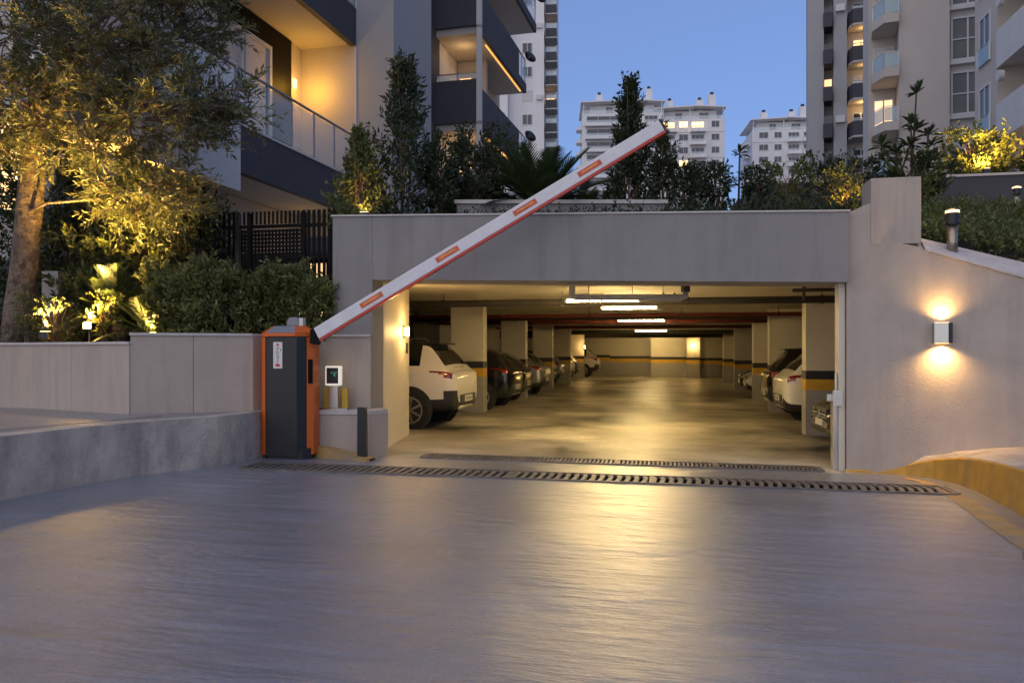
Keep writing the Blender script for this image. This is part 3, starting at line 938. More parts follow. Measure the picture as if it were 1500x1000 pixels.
def far_block(label, x, y, w, top, bays, lit=(), rz=0.0, d=14, roof=True):
    """bays: list of (u0, u1, kind, inset) across the width, floors 2.95 m"""
    b = thing("apartment_building", label, "building", (x, y, 0), rz)
    B = lambda name, m, *a, **k: box(name, m, b, *a, **k)
    B("main_wall", "far_white", 0, w, 0, d, 0, top - 2.9)
    B("roof_storey", "far_white", w * .10, w * .9, 2.0, d, top - 2.9, top - .5)
    rf = MB()
    rf.prism([(-.3, -.4, top - .5), (w * .55, -.4, top - .15), (w * .55, d, top - .15), (-.3, d, top - .5)], (0, 0, .28))
    rf.prism([(w * .56, -.2, top + .05), (w * 1.02, -.2, top - .45), (w * 1.02, d, top - .45), (w * .56, d, top + .05)], (0, 0, .28))
    ro = rf.build("roof", "far_white", b)
    for u in (.18, .62, .8):
        cz = 3.4 if u > .7 else 2.2
        box("chimney", "far_white", ro, w * u, w * u + 1.5, 2.6, 4.2, top - .3, top + cz)
        box("chimney_pot", "cladding", ro, w * u + .4, w * u + 1.1, 3.0, 3.8, top + cz, top + cz + .7)
    for u in (.02, .5, .98):
        MB().tube([(w * u, .1, top - 2.9), (w * u, .1, top - .5)], .10, 6).build("roof_post", "far_white", b)
    n = 9
    for k in range(n):
        z = top - 2.9 - 2.95 * (k + 1)
        for j, (u0, u1, kind, ins) in enumerate(bays):
            L = (k, j) in lit
            if kind == "w":
                window(b, (u0, 0, z + .95), (1, 0), u1 - u0, 1.5, pane="lit" if L else "pane", depth=.08)
            elif kind == "b":
                window(b, (u0 + .2, 0, z + .1), (1, 0), u1 - u0 - .4, 2.2, pane="lit" if L else "pane", split=3, depth=.08, name="balcony_door")
                s = B("balcony", "far_white", u0 - .1, u1 + .1, -1.25, -.002, z - .28, z)
                box("balcony_front", "far_white", s, u0 - .1, u1 + .1, -1.25, -1.15, z, z + .62)
                rail(b, (u0, -1.2), (u1, -1.2), z + .62, .45, posts=2, r=.03)
                box("slab_shade_edge", "far_white", s, u0 - .14, u1 + .14, -1.32, -1.251, z - .22, z + .02)
        if k < n - 1 and k % 2 == 0 and roof:
            box("floor_line", "soffit", b, -.05, w + .05, -.06, -.001, z - .12, z - .02)
    window(b, (w * .3, 2.0, top - 2.5), (1, 0), 1.6, 1.6, depth=.08)
    window(b, (w * .65, 2.0, top - 2.5), (1, 0), 2.2, 1.6, depth=.08)
    rail(b, (0, .1), (w, .1), top - 2.9, .8, posts=6, r=.04)
    for sgn, x0 in ((-1, -1.2),):
        for k in range(n):
            z = top - 2.9 - 2.95 * (k + 1)
            s = B("side_balcony", "far_white", x0, -.002, 2, 5, z - .25, z + .5)
    return b
far_block("far white apartment block left of the dark conifer with long balconies", -18.8, 180, 18.5, 59.0, [(.8, 9.2, "b", 0), (10.6, 12.6, "w", 0), (14, 17.4, "b", 0)], rz=R(8))
far_block("far white apartment block with glowing upper windows behind the barrier tip", -2.3, 183, 15.6, 57.5, [(.6, 4.6, "b", 0), (5.3, 7.4, "w", 0), (7.9, 11.2, "b", 0), (12.6, 14.4, "w", 0)],
          lit={(0, 0), (0, 1), (0, 2), (3, 1)}, rz=R(6))
far_block("smallest far white apartment block between the conifer and the right tower", 20.6, 198, 15.0, 58.0, [(1.6, 3.8, "w", 0), (5.2, 7.0, "w", 0), (8.3, 11.3, "b", 0), (11.9, 14.8, "b", 0)], rz=R(6))

def tower_right():
    # wing 1: about 65 m away
    b = thing("apartment_tower", "tall grey beige tower at the right with stacked charcoal balconies", "building", (11.5, 68.3, 0), R(-9))
    B = lambda name, m, *a, **k: box(name, m, b, *a, **k)
    B("front_wall", "grey_facade", 0, 1.25, 0, 12, 0, 48)
    B("recess_wall", "grey_facade", 1.26, 2.0, 1.5, 12, 0, 48)
    B("front_wall", "grey_facade", 2.0, 3.0, .2, 12, 0, 48)
    B("recess_wall", "beige_wall", 3.01, 6.4, 1.6, 12, 0, 48)
    for k in range(13):
        z = 9.9 + k * 3.02
        s = B("balcony", "charcoal_wall", 1.2, 1.9, -.2, 1.4, z, z + 1.15)
        window(b, (1.28, 1.5, z + .1), (1, 0), .68, 2.2, split=1, pane="lit_soft" if k == 4 else "pane", name="balcony_door")
        v = [(3.1, 1.55), (3.1, .55), (3.45, -.25), (5.05, -.25), (5.05, 1.55)]
        s = MB().prism([(x, y, z) for x, y in v], (0, 0, 1.15)).build("balcony", "charcoal_wall", b)
        MB().prism([(x * .98 + .07, y, z - .16) for x, y in v], (0, 0, .155)).build("balcony_slab", "soffit", s)
        window(b, (3.5, 1.6, z + .05), (1, 0), 1.3, 2.25, pane="lit" if k == 5 else ("blind" if k == 4 else "pane"), depth=.07, name="balcony_door")
        rail(b, (3.45, -.2), (5.0, -.2), z + 1.16, .22, posts=1, r=.03)
        if k % 3 == 0:
            box("cooling_unit", "frame", b, 2.15, 2.85, -.12, .198, z + 1.2, z + 1.75)
        if k in (4, 5, 3):
            point_light("lamp_light", b, (4.2, .6, z + 2.5), 30 if k == 3 else 12, (1, .6, .22), .1)
    # wing 2: about 45 m away
    b = thing("apartment_building", "beige apartment block at the right with a plain pier and paired tall windows", "building", (12.75, 47.2, 0), R(-11))
    B = lambda name, m, *a, **k: box(name, m, b, *a, **k)
    B("pier", "beige_wall", .02, 2.50, -.3, 10, 0, 34)
    B("window_wall", "beige_wall", 2.51, 4.6, .25, 10, 0, 34)
    B("balcony_wall", "beige_wall", -1.44, .0, 1.6, 10, 0, 34)
    for k in range(9):
        z = 5.0 + k * 2.98
        w = window(b, (2.62, .25, z + .5), (1, 0), 1.62, 2.35, pane="curtained", split=2, bar_h=1.15, depth=.1)
        B("sill", "white_wall", 2.52, 4.5, .0, .249, z + .25, z + .5)
        if k in (1, 2):
            pl = MB().box(2.68, 4.2, .19, .215, z + 1.7, z + 2.8).build("curtain", "blind", w)
        poly = [(-1.30, 1.55), (-1.30, .3), (-.75, -.75), (.0, -.75), (.0, 1.55)]
        s = MB().prism([(x, y, z - .22) for x, y in poly], (0, 0, .5)).build("balcony", "beige_wall", b)
        rail(b, (-1.27, .32), (-.76, -.70), z + .28, .85, posts=1, r=.022, m="blue_glass")
        rail(b, (-.76, -.70), (-.02, -.70), z + .28, .85, posts=1, r=.022, m="blue_glass")
        window(b, (-1.2, 1.6, z), (1, 0), 1.1, 2.2, pane="lit_soft" if k == 3 else "blind", depth=.06, name="balcony_door")
    # wing 3: nearest, balconies facing left
    b = thing("apartment_building", "nearest apartment block at the upper right edge with blue glass balconies", "building", (13.6, 37.0, 0), 0)
    B = lambda name, m, *a, **k: box(name, m, b, *a, **k)
    B("main_wall", "white_wall", 1.4, 9, -14, 0, 0, 30)
    B("front_wall", "beige_wall", .0, 1.38, -.9, 1.5, 0, 30)
    for k in range(8):
        z = 4.6 + k * 3.05
        s = B("balcony_slab", "white_wall", .0, 1.39, -11.5, -.95, z - .35, z)
        box("balcony_front", "white_wall", s, -.06, .06, -11.5, -.95, z - .45, z + .16)
        rail(b, (.0, -8.6), (.0, -3.6), z + .16, .98, posts=3, r=.024, m="blue_glass")
        box("parapet", "white_wall", s, -.06, .06, -3.5, -.95, z + .161, z + 1.1)
        window(b, (1.40, -5.6, z), (0, -1), 2.4, 2.3, pane="lit_soft" if k == 1 else "pane", depth=.06, name="balcony_door")
        window(b, (-.005, .9, z + .2), (0, -1), 1.2, 2.1, pane="pane", depth=.06)
        rail(b, (-.10, .95), (-.10, -.35), z + .15, .8, posts=1, r=.02, m="blue_glass")
        ac = MB().tube([(-.25, -1.6, z + 2.1), (-.05, -1.6, z + 2.1)], .22, 12).build("vent_cowl", "frame", b)
        if k == 1:
            point_light("lamp_light", b, (.8, -5.0, z + 2.4), 40, (1, .6, .22), .1)
tower_right()

# ------------------------------------------------------------------ plants
def leaves_mesh(P, D, L, W, fold=.18):
    """one folded leaf (two triangles) per row of P; D unit directions"""
    n = len(P)
    rnd = RNG.normal(size=(n, 3))
    S = np.cross(D, rnd)
    S /= np.linalg.norm(S, axis=1)[:, None] + 1e-9
    N = np.cross(S, D)
    L = np.asarray(L)[:, None]
    W = np.asarray(W)[:, None]
    mid = P + D * L * .45
    V = np.empty((n, 4, 3))
    V[:, 0] = P
    V[:, 1] = mid + S * W * .5 + N * W * fold
    V[:, 2] = P + D * L - N * L * .08
    V[:, 3] = mid - S * W * .5 + N * W * fold
    F = (np.arange(n)[:, None, None] * 4 + np.array([[0, 1, 2], [0, 2, 3]])[None]).reshape(-1, 3)
    me = bpy.data.meshes.new("leaves")
    V = V.reshape(-1, 3)
    me.vertices.add(len(V))
    me.vertices.foreach_set("co", V.ravel())
    me.loops.add(F.size)
    me.loops.foreach_set("vertex_index", F.ravel().astype(np.int32))
    me.polygons.add(len(F))
    me.polygons.foreach_set("loop_start", np.arange(0, F.size, 3, dtype=np.int32))
    me.update(calc_edges=True)
    return me

def put_leaves(name, P, D, L, W, m, parent, fold=.18):
    me = leaves_mesh(np.asarray(P), np.asarray(D), L, W, fold)
    me.materials.append(M[m])
    o = bpy.data.objects.new(name, me)
    C.objects.link(o)
    o.parent = parent
    return stuff(o)

def unit(v):
    return v / (np.linalg.norm(v, axis=-1, keepdims=True) + 1e-9)

def sprays(T0, TD, TL, nper, leafL, leafW, spread=.75, whorl=0.0):
    """leaves set along twigs: T0 starts, TD unit directions, TL lengths"""
    n = len(T0)
    f = np.tile(np.linspace(.08, 1.0, nper), (n, 1)) + RNG.normal(0, .02, (n, nper))
    P = T0[:, None] + TD[:, None] * (TL[:, None] * f)[..., None]
    rnd = RNG.normal(size=(n, nper, 3))
    side = unit(rnd - (rnd * TD[:, None]).sum(-1, keepdims=True) * TD[:, None])
    D = unit(TD[:, None] * (1 - spread * .55) + side * spread + np.array([0, 0, .12]))
    L = leafL * RNG.uniform(.65, 1.25, (n, nper)) * (1 - .35 * np.maximum(0, f - .7))
    return P.reshape(-1, 3), D.reshape(-1, 3), L.ravel(), (L * leafW / leafL).ravel()

def twigs(T0, TD, TL, m, parent, r=.004, name="twig"):
    mb = MB()
    for a, d, l in zip(T0, TD, TL):
        a, d = Vector(a), Vector(d)
        mb.tube([a, a + d * l * .6, a + d * l + Vector((0, 0, .02 * l))], [r, r * .7, r * .3], 4, caps=False)
    return stuff(mb.build(name, m, parent))

PROFILE = dict(
    column=lambda z: (np.minimum(1, z / .18 + .35)) * np.clip((1.04 - z) / .62, 0.06, 1) ** .8,
    cone=lambda z: np.minimum(1, z / .10 + .5) * np.clip(1.02 - z, .03, 1) ** .95,
    bush=lambda z: np.sqrt(np.clip(1 - (2 * z - .9) ** 2 * .95, .05, 1)),
    loose=lambda z: np.clip(.35 + 1.1 * z - .75 * z ** 3, .1, 1),
)

def shrub(name, label, x, y, z, h, r, shape="bush", m="leaf_dark", n_twigs=260, nper=9, leafL=.075, leafW=.03, twigL=.22, cat="shrub",
          group=None, upward=.5, hollow=.35, lean=(0, 0), lumps=5, airy=-1.15):
    t = thing(name, label, cat, (x, y, z), group=group)
    zz = RNG.uniform(0.03, 1, n_twigs * 3)
    ang = RNG.uniform(0, 2 * math.pi, n_twigs * 3)
    # lumpy outline: bulges and gaps that depend on height and bearing
    ph = RNG.uniform(0, 6.28, 4)
    lump = 1 + .22 * np.sin(lumps * 2 * zz * 3.1 + ph[0] + 2 * ang) + .16 * np.sin(3 * ang + ph[1] + 5 * zz) + .10 * np.sin(17 * zz + ph[2])
    gap = np.sin(9 * zz + ph[3] + 2 * ang) + np.sin(4 * ang - 6 * zz + ph[1]) > airy
    zz, ang, lump = zz[gap][:n_twigs], ang[gap][:n_twigs], lump[gap][:n_twigs]
    n = len(zz)
    rad = PROFILE[shape](zz) * r * lump * np.sqrt(RNG.uniform(hollow ** 2, 1, n))
    P0 = np.stack([np.cos(ang) * rad + lean[0] * zz * h, np.sin(ang) * rad + lean[1] * zz * h, zz * h * .95], 1)
    out = np.stack([np.cos(ang), np.sin(ang), np.zeros(n)], 1)
    D = unit(out * (1 - upward) + np.array([0, 0, upward]) + RNG.normal(0, .28, (n, 3)))
    TL = twigL * RNG.uniform(.6, 1.3, n)
    P0 = P0 - D * TL[:, None] * .5
    P0[:, 2] = np.maximum(P0[:, 2], .02)
    put_leaves("foliage", *sprays(P0, D, TL, nper, leafL, leafW), m, t)
    st = MB()
    k = 3 if shape in ("column", "cone") else 5
    for i in range(k):
        a = 6.28 * i / k + .4
        top = (math.cos(a) * r * .4 + lean[0] * h, math.sin(a) * r * .4 + lean[1] * h, h * (.9 if shape in ("column", "cone") else .75))
        st.tube([(math.cos(a) * .03, math.sin(a) * .03, -.1), (math.cos(a) * r * .2, math.sin(a) * r * .2, h * .4), top], [.022, .016, .005], 6)
    idx = RNG.choice(n, min(n, 70), replace=False)
    for i in idx:
        p = Vector(P0[i])
        c = Vector((p.x * .15, p.y * .15, max(.05, p.z - r * .5)))
        st.tube([c, p.lerp(c, .4) + Vector((0, 0, .02)), p], [.009, .006, .003], 4, caps=False)
    st.build("stem", "twig", t)
    return t

# --- olive tree behind the low planter wall
t = thing("olive_tree", "large olive tree with a scarred trunk and narrow gold lit leaves at the left", "tree", (-9.68, 10.30, 1.55))
org = np.array([-9.68, 10.30, 1.55])
rel = lambda p: np.asarray(p) - org
tp = [(-9.70, 10.30, 1.4), (-9.64, 10.30, 2.1), (-9.57, 10.30, 2.9), (-9.50, 10.29, 3.7), (-9.42, 10.30, 4.5), (-9.36, 10.30, 5.15)]
tv = MB().tube([rel(p) for p in tp], [.235, .205, .185, .175, .172, .185], 18)
for i, v in enumerate(tv.v):                       # a knotty, uneven surface
    a = .018 * math.sin(v[2] * 9 + 5 * v[0]) + .014 * math.sin(13 * v[1] + 21 * v[2]) + random.uniform(-.007, .007)
    tv.v[i] = (v[0] + a, v[1] + a * .6, v[2])
tv.build("trunk", "bark", t, smooth=True)
MB().tube([rel((-9.36, 10.25, 4.98)), rel((-9.02, 10.08, 5.18))], [.12, .11], 12).build("cut_limb", "bark", t)
fork = np.array([-9.36, 10.30, 5.08])
low = np.array([-9.52, 10.2, 3.55])
# crown volumes: centre, radii, number of twig clusters
vols = [((-7.9, 9.8, 6.1), (1.5, .9, .95), 66), ((-9.3, 9.75, 6.2), (1.4, .9, 1.05), 64), ((-7.3, 10.0, 4.95), (1.25, .75, .9), 56), ((-8.9, 9.55, 5.0), (1.2, .5, .6), 38), ((-7.0, 9.9, 6.9), (.9, .6, .5), 30),
        ((-6.25, 10.0, 4.95), (.70, .5, .55), 26), ((-8.0, 9.8, 4.5), (.95, .6, .62), 30), ((-7.15, 9.9, 3.75), (.95, .5, .48), 34), ((-6.75, 10.1, 6.1), (.9, .7, .8), 34),
        ((-9.9, 9.7, 4.6), (.9, .5, .6), 18)]
limbs = MB()
T0, TD, TL = [], [], []
for c, rr, k in vols:
    c, rr = np.array(c), np.array(rr)
    start = low if c[2] < 4.2 else fork
    midp = start * .5 + c * .5 + np.array([0, -.05, .25 if c[2] > 5 else .05])
    limbs.tube([rel(start), rel(start * .8 + c * .2 + np.array([0, 0, .12])), rel(midp), rel(c)], [.028, .024, .020, .014] if c[2] < 4.2 else [.085, .065, .045, .022], 8)
    for _ in range(k):
        d = RNG.normal(size=3)
        d /= np.linalg.norm(d)
        p = c + d * rr * RNG.uniform(.25, 1.0) ** .5
        q = c * .45 + midp * .2 + p * .35 + RNG.normal(0, .06, 3)
        limbs.tube([rel(q), rel(q * .45 + p * .55 + np.array([0, 0, .05])), rel(p)], [.014, .010, .006], 5, caps=False)
        base = unit(p - q)
        for _ in range(int(RNG.integers(3, 7))):
            dd = unit(base * .7 + RNG.normal(0, .55, 3) + np.array([0, 0, .10 if p[2] > 4.6 else -.12]))
            T0.append(rel(p - base * RNG.uniform(0, .25)))
            TD.append(dd)
            TL.append(RNG.uniform(.22, .52))
limbs.build("limb", "bark", t, smooth=True)
T0, TD, TL = np.array(T0), np.array(TD), np.array(TL)
twigs(T0, TD, TL, "twig", t)
put_leaves("foliage", *sprays(T0, TD, TL, 16, .120, .027, spread=.62), "leaf_olive", t, fold=.1)

# --- planting behind the left planter walls
shrub("dense_shrub", "tall dark shrub mass behind the olive trunk with gold lit tips", -8.3, 11.7, 1.6, 3.2, 1.25, "bush", "leaf_mid", 1250, 10, .12, .045, .34)
shrub("dense_shrub", "tallest dark shrub beyond the garden at the far left", -10.9, 12.1, 1.6, 4.2, 1.25, "bush", "leaf_dark", 900, 10, .13, .05, .38)
shrub("dense_shrub", "dark shrub in the shade between the olive trunk and the white balcony", -8.4, 12.2, 1.6, 4.4, .95, "column", "leaf_dark", 800, 10, .13, .05, .36)
shrub("dense_shrub", "lower dark shrub directly behind the olive trunk", -9.7, 11.7, 1.6, 2.5, .95, "bush", "leaf_dark", 700, 10, .12, .045, .34)
shrub("dense_shrub", "dark shrub against the black fence right of the olive tree", -7.2, 11.0, 1.6, 2.2, .6, "bush", "leaf_dark", 420, 10, .09, .035, .3)
shrub("round_bush", "small round clipped bush beside the olive trunk", -8.75, 9.95, 1.6, .72, .42, "bush", "leaf_dark", 260, 9, .045, .02, .10, upward=.4, lumps=3)
shrub("lit_shrub", "bright yellow lit leafy shrub around the garden lamp", -7.82, 9.86, 1.6, .72, .26, "loose", "leaf_light", 70, 8, .07, .032, .2)
shrub("lit_shrub", "loose seedling with gold leaves close to the olive trunk", -9.15, 9.92, 1.6, .8, .22, "loose", "leaf_light", 50, 8, .07, .03, .2)
hedge = thing("hedge", "broad leafy hedge along the planter in front of the black fence", "hedge", (-5.6, 10.4, 1.6))
hp, hd = [], []
for _ in range(2900):
    u = RNG.uniform(0, 1)
    x = -1.45 + 2.4 * u
    yb = -.72 + .70 * min(1, max(0, (x + .55) / .7))
    y = yb + abs(RNG.normal(0, .28)) + .02
    ztop = .80 + .10 * math.sin(7 * x) + .09 * math.sin(17 * x + 1) + abs(RNG.normal(0, .06)) - (.12 if x > .7 else 0)
    z = ztop * (1 - RNG.uniform(0, 1) ** 2.2)
    if y > yb + .2:
        z = ztop * RNG.uniform(.82, 1.04)
    hp.append((x, y, z))
    hd.append((RNG.normal(0, .45), -.55 + RNG.normal(0, .4), .75))
hp, hd = np.array(hp), unit(np.array(hd))
put_leaves("foliage", *sprays(hp, hd, RNG.uniform(.12, .24, len(hp)), 9, .085, .036), "leaf_hedge", hedge)
hs = MB()
for i in range(14):
    x = -1.4 + i * .18
    hs.tube([(x, .15 if x > -.2 else -.4, -.1), (x + .05, .15 if x > -.2 else -.4, .4), (x, .05 if x > -.2 else -.45, .85)], [.018, .014, .006], 5)
hs.build("stem", "twig", hedge)

# fronds: one arching mesh per variant, every frond an object
def frond_mesh(length, width, n=22, droop=.55, stiff=False):
    mb = MB()
    spine = [Vector((0, length * (s - .18 * s * s * droop), length * (.30 * s - droop * .55 * s * s))) for s in np.linspace(0, 1, 9)]
    mb.tube(spine, [.012, .011, .010, .009, .008, .007, .006, .004, .002], 4, caps=False)
    for k in range(n):
        s = .14 + .86 * k / (n - 1)
        i = min(7, int(s * 8))
        p = spine[i].lerp(spine[i + 1], s * 8 - i)
        d = (spine[i + 1] - spine[i]).normalized()
        ll = width * (math.sin(math.pi * min(1, s * .92 + .10)) ** .6) * random.uniform(.85, 1.1)
        for sg in (-1, 1):
            tip = p + (Vector((sg, 0, 0)) * .8 + d * .75 + Vector((0, 0, .22 if stiff else -.12))).normalized() * ll
            w = d * .022
            mb.add([p - w, p + w, tip], [(0, 1, 2)])
    me_o = mb.build("frond", "leaf_palm")
    return me_o

FR = [frond_mesh(1.0, .30, 24, .55), frond_mesh(1.0, .26, 22, .85), frond_mesh(1.0, .28, 24, .25, True)]
for o in FR:
    C.objects.unlink(o)
def palm(name, label, x, y, z, size, n=26, trunk=.25, m=None, up=(20, 82), cat="palm"):
    t = thing(name, label, cat, (x, y, z))
    tr = MB()
    k = max(3, int(trunk / .06))
    pts = [(0, 0, -.1 + (trunk + .1) * i / k) for i in range(k + 1)]
    tr.tube(pts, [.10 + .015 * (i % 2) for i in range(k + 1)], 10)
    tr.build("trunk", "bark", t)
    for i in range(n):
        f = FR[i % 3].copy()
        C.objects.link(f)
        f.parent = t
        f.location = (0, 0, trunk - .02)
        el = up[0] + (up[1] - up[0]) * (i / n) ** .9
        f.rotation_euler = (R(el - 12), R(random.uniform(-15, 15)), R(i * 137.5 + random.uniform(-10, 10)))
        s = size * random.uniform(.8, 1.1)
        f.scale = (s, s, s)
    return t
palm("fan_palm", "bushy dark palm on the garage roof left of the conifer", -2.02, 12.6, 3.3, 1.25, 46, .50)
palm("cycad", "small upright cycad between the palm and the conifer", -1.52, 13.97, 3.3, .95, 22, .45, up=(45, 86))
palm("cycad", "dark spiky cycad glowing at its base behind the planter wall", -7.15, 9.95, 1.6, .85, 30, .12, up=(15, 80))
palm("cycad", "dim spiky cycad in the shade left of the other spiky one", -8.15, 10.6, 1.6, 1.0, 26, .3, up=(20, 80))

# --- plants on the garage roof
shrub("column_shrub", "tall leafy column shaped shrub in front of the pale pier", -4.02, 11.75, 3.3, 2.85, .52, "column", "leaf_dark", 330, 11, .115, .042, .36, upward=.74, airy=-.6)
shrub("pyramid_shrub", "shorter pyramid shaped shrub with gold lit lower leaves at the roof edge", -4.55, 11.25, 3.3, 1.6, .56, "cone", "leaf_mid", 420, 10, .085, .036, .26, upward=.7, airy=-.7)
shrub("dense_shrub", "dark rounded shrub in front of the charcoal balconies", -3.05, 12.6, 3.3, 1.9, .62, "loose", "leaf_dark", 420, 10, .105, .042, .32, upward=.6, airy=-.8)
shrub("dense_shrub", "slim dark shrub between the column shaped shrub and the rounded one", -3.5, 11.95, 3.3, 1.5, .34, "loose", "leaf_dark", 170, 10, .10, .04, .3, upward=.65, airy=-.6)
shrub("conifer", "tall dark conifer with a pointed top behind the barrier arm", -.58, 13.13, 3.3, 2.78, .60, "cone", "leaf_dark", 640, 10, .095, .042, .34, cat="tree", upward=.7, lumps=8, airy=-.7)
shrub("conifer", "shorter conifer tip just right of the tall conifer", -.04, 13.25, 3.3, 2.0, .34, "column", "leaf_dark", 190, 10, .09, .04, .30, cat="tree", upward=.7, lumps=8, airy=-.6)
for (x, y, h, r, lab, m) in [
    (.39, 13.3, 1.35, .32, "ragged dark bush just right of the barrier tip", "leaf_dark"),
    (.81, 13.6, 1.38, .30, "dark bush below the far block with lit windows", "leaf_dark"),
    (1.52, 13.6, 1.30, .27, "dark bush right of the single rosette plant", "leaf_dark"),
    (2.05, 14.2, 1.50, .44, "brownish bush in front of the smallest far block", "leaf_mid"),
    (2.75, 14.8, 1.75, .42, "dark bush at the foot of the right tower", "leaf_dark"),
    (3.45, 15.2, 1.8, .5, "dark bush behind the concrete block of the wing wall", "leaf_dark")]:
    shrub("roof_bush", lab, x, y, 3.3, h, r, "loose", m, 190, 9, .085, .04, .22, group="bushes along the garage roof")
shrub("lit_shrub", "small gold lit shrub at the right end of the roof beam", 2.62, 12.6, 3.3, 1.0, .34, "loose", "leaf_light", 120, 8, .07, .034, .2)
shrub("lit_shrub", "brightest yellow lit shrub above the dark terrace wall", 6.45, 18.4, 4.7, 1.55, .78, "loose", "leaf_light", 300, 9, .13, .05, .36)
shrub("lit_shrub", "yellow lit shrub above the terrace wall at the right edge", 7.75, 18.5, 4.7, 1.1, .62, "bush", "leaf_light", 240, 9, .13, .055, .3)
shrub("roof_bush", "shadowed bush between the two lit shrubs of the terrace", 7.15, 19.4, 4.7, 1.7, .5, "bush", "leaf_dark", 200, 9, .12, .05, .3, group="bushes along the garage roof")
cov = []
for i in range(900):
    x = RNG.uniform(-3.9, 2.4)
    if -2.6 < x < -.6 and RNG.uniform() < .25:
        continue
    cov.append((x, 11.05 + RNG.uniform(-.08, .7), 3.31))
cov = np.array(cov)
cd = unit(np.array([0, 0, 1.0]) + RNG.normal(0, .55, (len(cov), 3)) * np.array([1, 1, .3]))
o = put_leaves("ground_cover", *sprays(cov, cd, RNG.uniform(.10, .34, len(cov)), 8, .07, .03), "leaf_dark", None)
o["label"] = "low tufts of ground cover along the edge of the garage roof"

# rosette plants: bare branching stems that end in whorls of large leaves
LEAF = MB()
LEAF.add([(0, 0, 0), (.16, .045, .03), (.30, .0, .0), (.16, -.045, .03), (.08, .03, .018), (.08, -.03, .018), (.24, .03, .022), (.24, -.03, .022), (.16, 0, 0)],
         [(0, 5, 8, 4), (4, 8, 1), (5, 3, 8), (8, 3, 7), (8, 6, 1), (8, 7, 2, 6)])
leaf_proto = LEAF.build("leaf", "leaf_dark")
C.objects.unlink(leaf_proto)
def rosette_plant(label, x, y, z, tips, size):
    t = thing("rosette_plant", label, "plant", (x, y, z))
    st = MB()
    for (bx, bz), (dx, dy, h) in tips:
        st.tube([(bx * .2, 0, -.05), (bx, 0, bz), (dx, dy, h)], [.03, .022, .014], 6)
    st.build("stem", "stem", t)
    for _, (dx, dy, h) in tips:
        for i in range(13):
            l = leaf_proto.copy()
            C.objects.link(l)
            l.parent = t
            l.location = (dx, dy, h - .05 * (i / 11))
            l.rotation_euler = (random.uniform(-.3, .3), R(random.uniform(-80, 20)), i * 2.4 + random.uniform(-.2, .2))
            s = size * random.uniform(.8, 1.15)
            l.scale = (s, s, s)
    return t
rosette_plant("tall branching rosette plant rising above the concrete block of the wing wall", 4.4, 15.5, 3.4,
    [((.0, 1.0), (.10, 0, 2.85)), ((.02, 1.0), (.02, .05, 2.30))] + [((.25 * math.sin(k * 2.1), .5 + .04 * k), (.78 * math.sin(k * 2.4) * (1 - .03 * k), .3 * math.cos(k * 1.7), .95 + .068 * k)) for k in range(18)], .80)
rosette_plant("single stemmed rosette plant against the sky right of the far lit block", 1.23, 14.0, 3.3,
    [((.0, .6), (.02, 0, 1.62)), ((-.05, .4), (-.22, 0, 1.05)), ((.05, .4), (.2, 0, .95)), ((.02, .5), (.12, -.1, 1.2))], .62)

shrub("roof_bush", "leafy bush around the foot of the tall rosette plant", 4.5, 15.75, 3.4, 1.75, .62, "loose", "leaf_mid", 260, 9, .12, .05, .32, group="bushes along the garage roof")
# right hand bank: dark ground cover
bp = []
for i in range(4200):
    x = RNG.uniform(2.9, 9.0)
    y = RNG.uniform(11.35, 15.4) - (x - 3) * .06
    zb = 3.0 + (y - 11.3) * .235 - max(0, x - 3.2) * .2 * max(0, 1 - (y - 11.3) / 3.7)
    bp.append((x, y, zb + .05))
bp = np.array(bp)
bd = unit(np.array([0, 0, .8]) + RNG.normal(0, .6, bp.shape))
o = put_leaves("ground_cover", *sprays(bp, bd, RNG.uniform(.12, .34, len(bp)), 8, .08, .036), "leaf_mid", None)
o["label"] = "dense low ground cover on the bank behind the right hand wall"

# --- garden lamps that light the planting
def uplight(label, x, y, z, energy, spot=120, aim=(0, .25, 1), h=.16, front=False):
    t = thing("garden_spotlight", label, "lamp", (x, y, z), group="small garden spotlights in the planting")
    MB().tube([(0, 0, -.12), (0, 0, h * .4)], .012, 6).build("spike", "dark_metal", t)
    MB().box(-.07, .07, -.045, .045, h * .4, h * .4 + .10).build("lamp_head", "dark_metal", t, bevel=.006)
    if front:
        MB().box(-.06, .06, -.052, -.046, h * .4 + .01, h * .4 + .09).build("lens", "spot_lens", t)
        point_light("lamp_light", t, (0, -.10, h * .4 + .12), energy * .012, GOLD, .05)
    MB().box(-.055, .055, -.035, .035, h * .4 + .101, h * .4 + .106).build("lens", "spot_lens", t)
    point_light("lamp_light", t, (0, 0, h * .4 + .16), energy, GOLD, .05, spot=spot, aim=aim, blend=.8)
    return t
uplight("glaring garden spotlight in the low planter right of the olive trunk", -7.89, 9.62, 1.72, 2900, 112, (.12, .05, 1), .22, True)
uplight("hidden garden spotlight beside the foot of the olive trunk", -8.6, 9.62, 1.62, 2300, 100, (.16, .02, 1))
uplight("garden spotlight behind the spiky cycad of the planter", -7.0, 9.75, 1.60, 420, 110, (-.1, .1, 1))
uplight("garden spotlight at the foot of the pyramid shaped shrub", -4.30, 10.80, 3.36, 26, 150, (-.2, .35, 1))
uplight("garden spotlight at the right end of the roof beam", 2.6, 12.1, 3.32, 60, 140, (0, .2, 1))
uplight("garden spotlight below the brightest shrub of the terrace", 6.4, 17.5, 5.05, 480, 150, (0, .35, 1))
uplight("garden spotlight below the shrub at the right edge of the terrace", 7.75, 17.5, 5.05, 500, 150, (0, .3, 1))

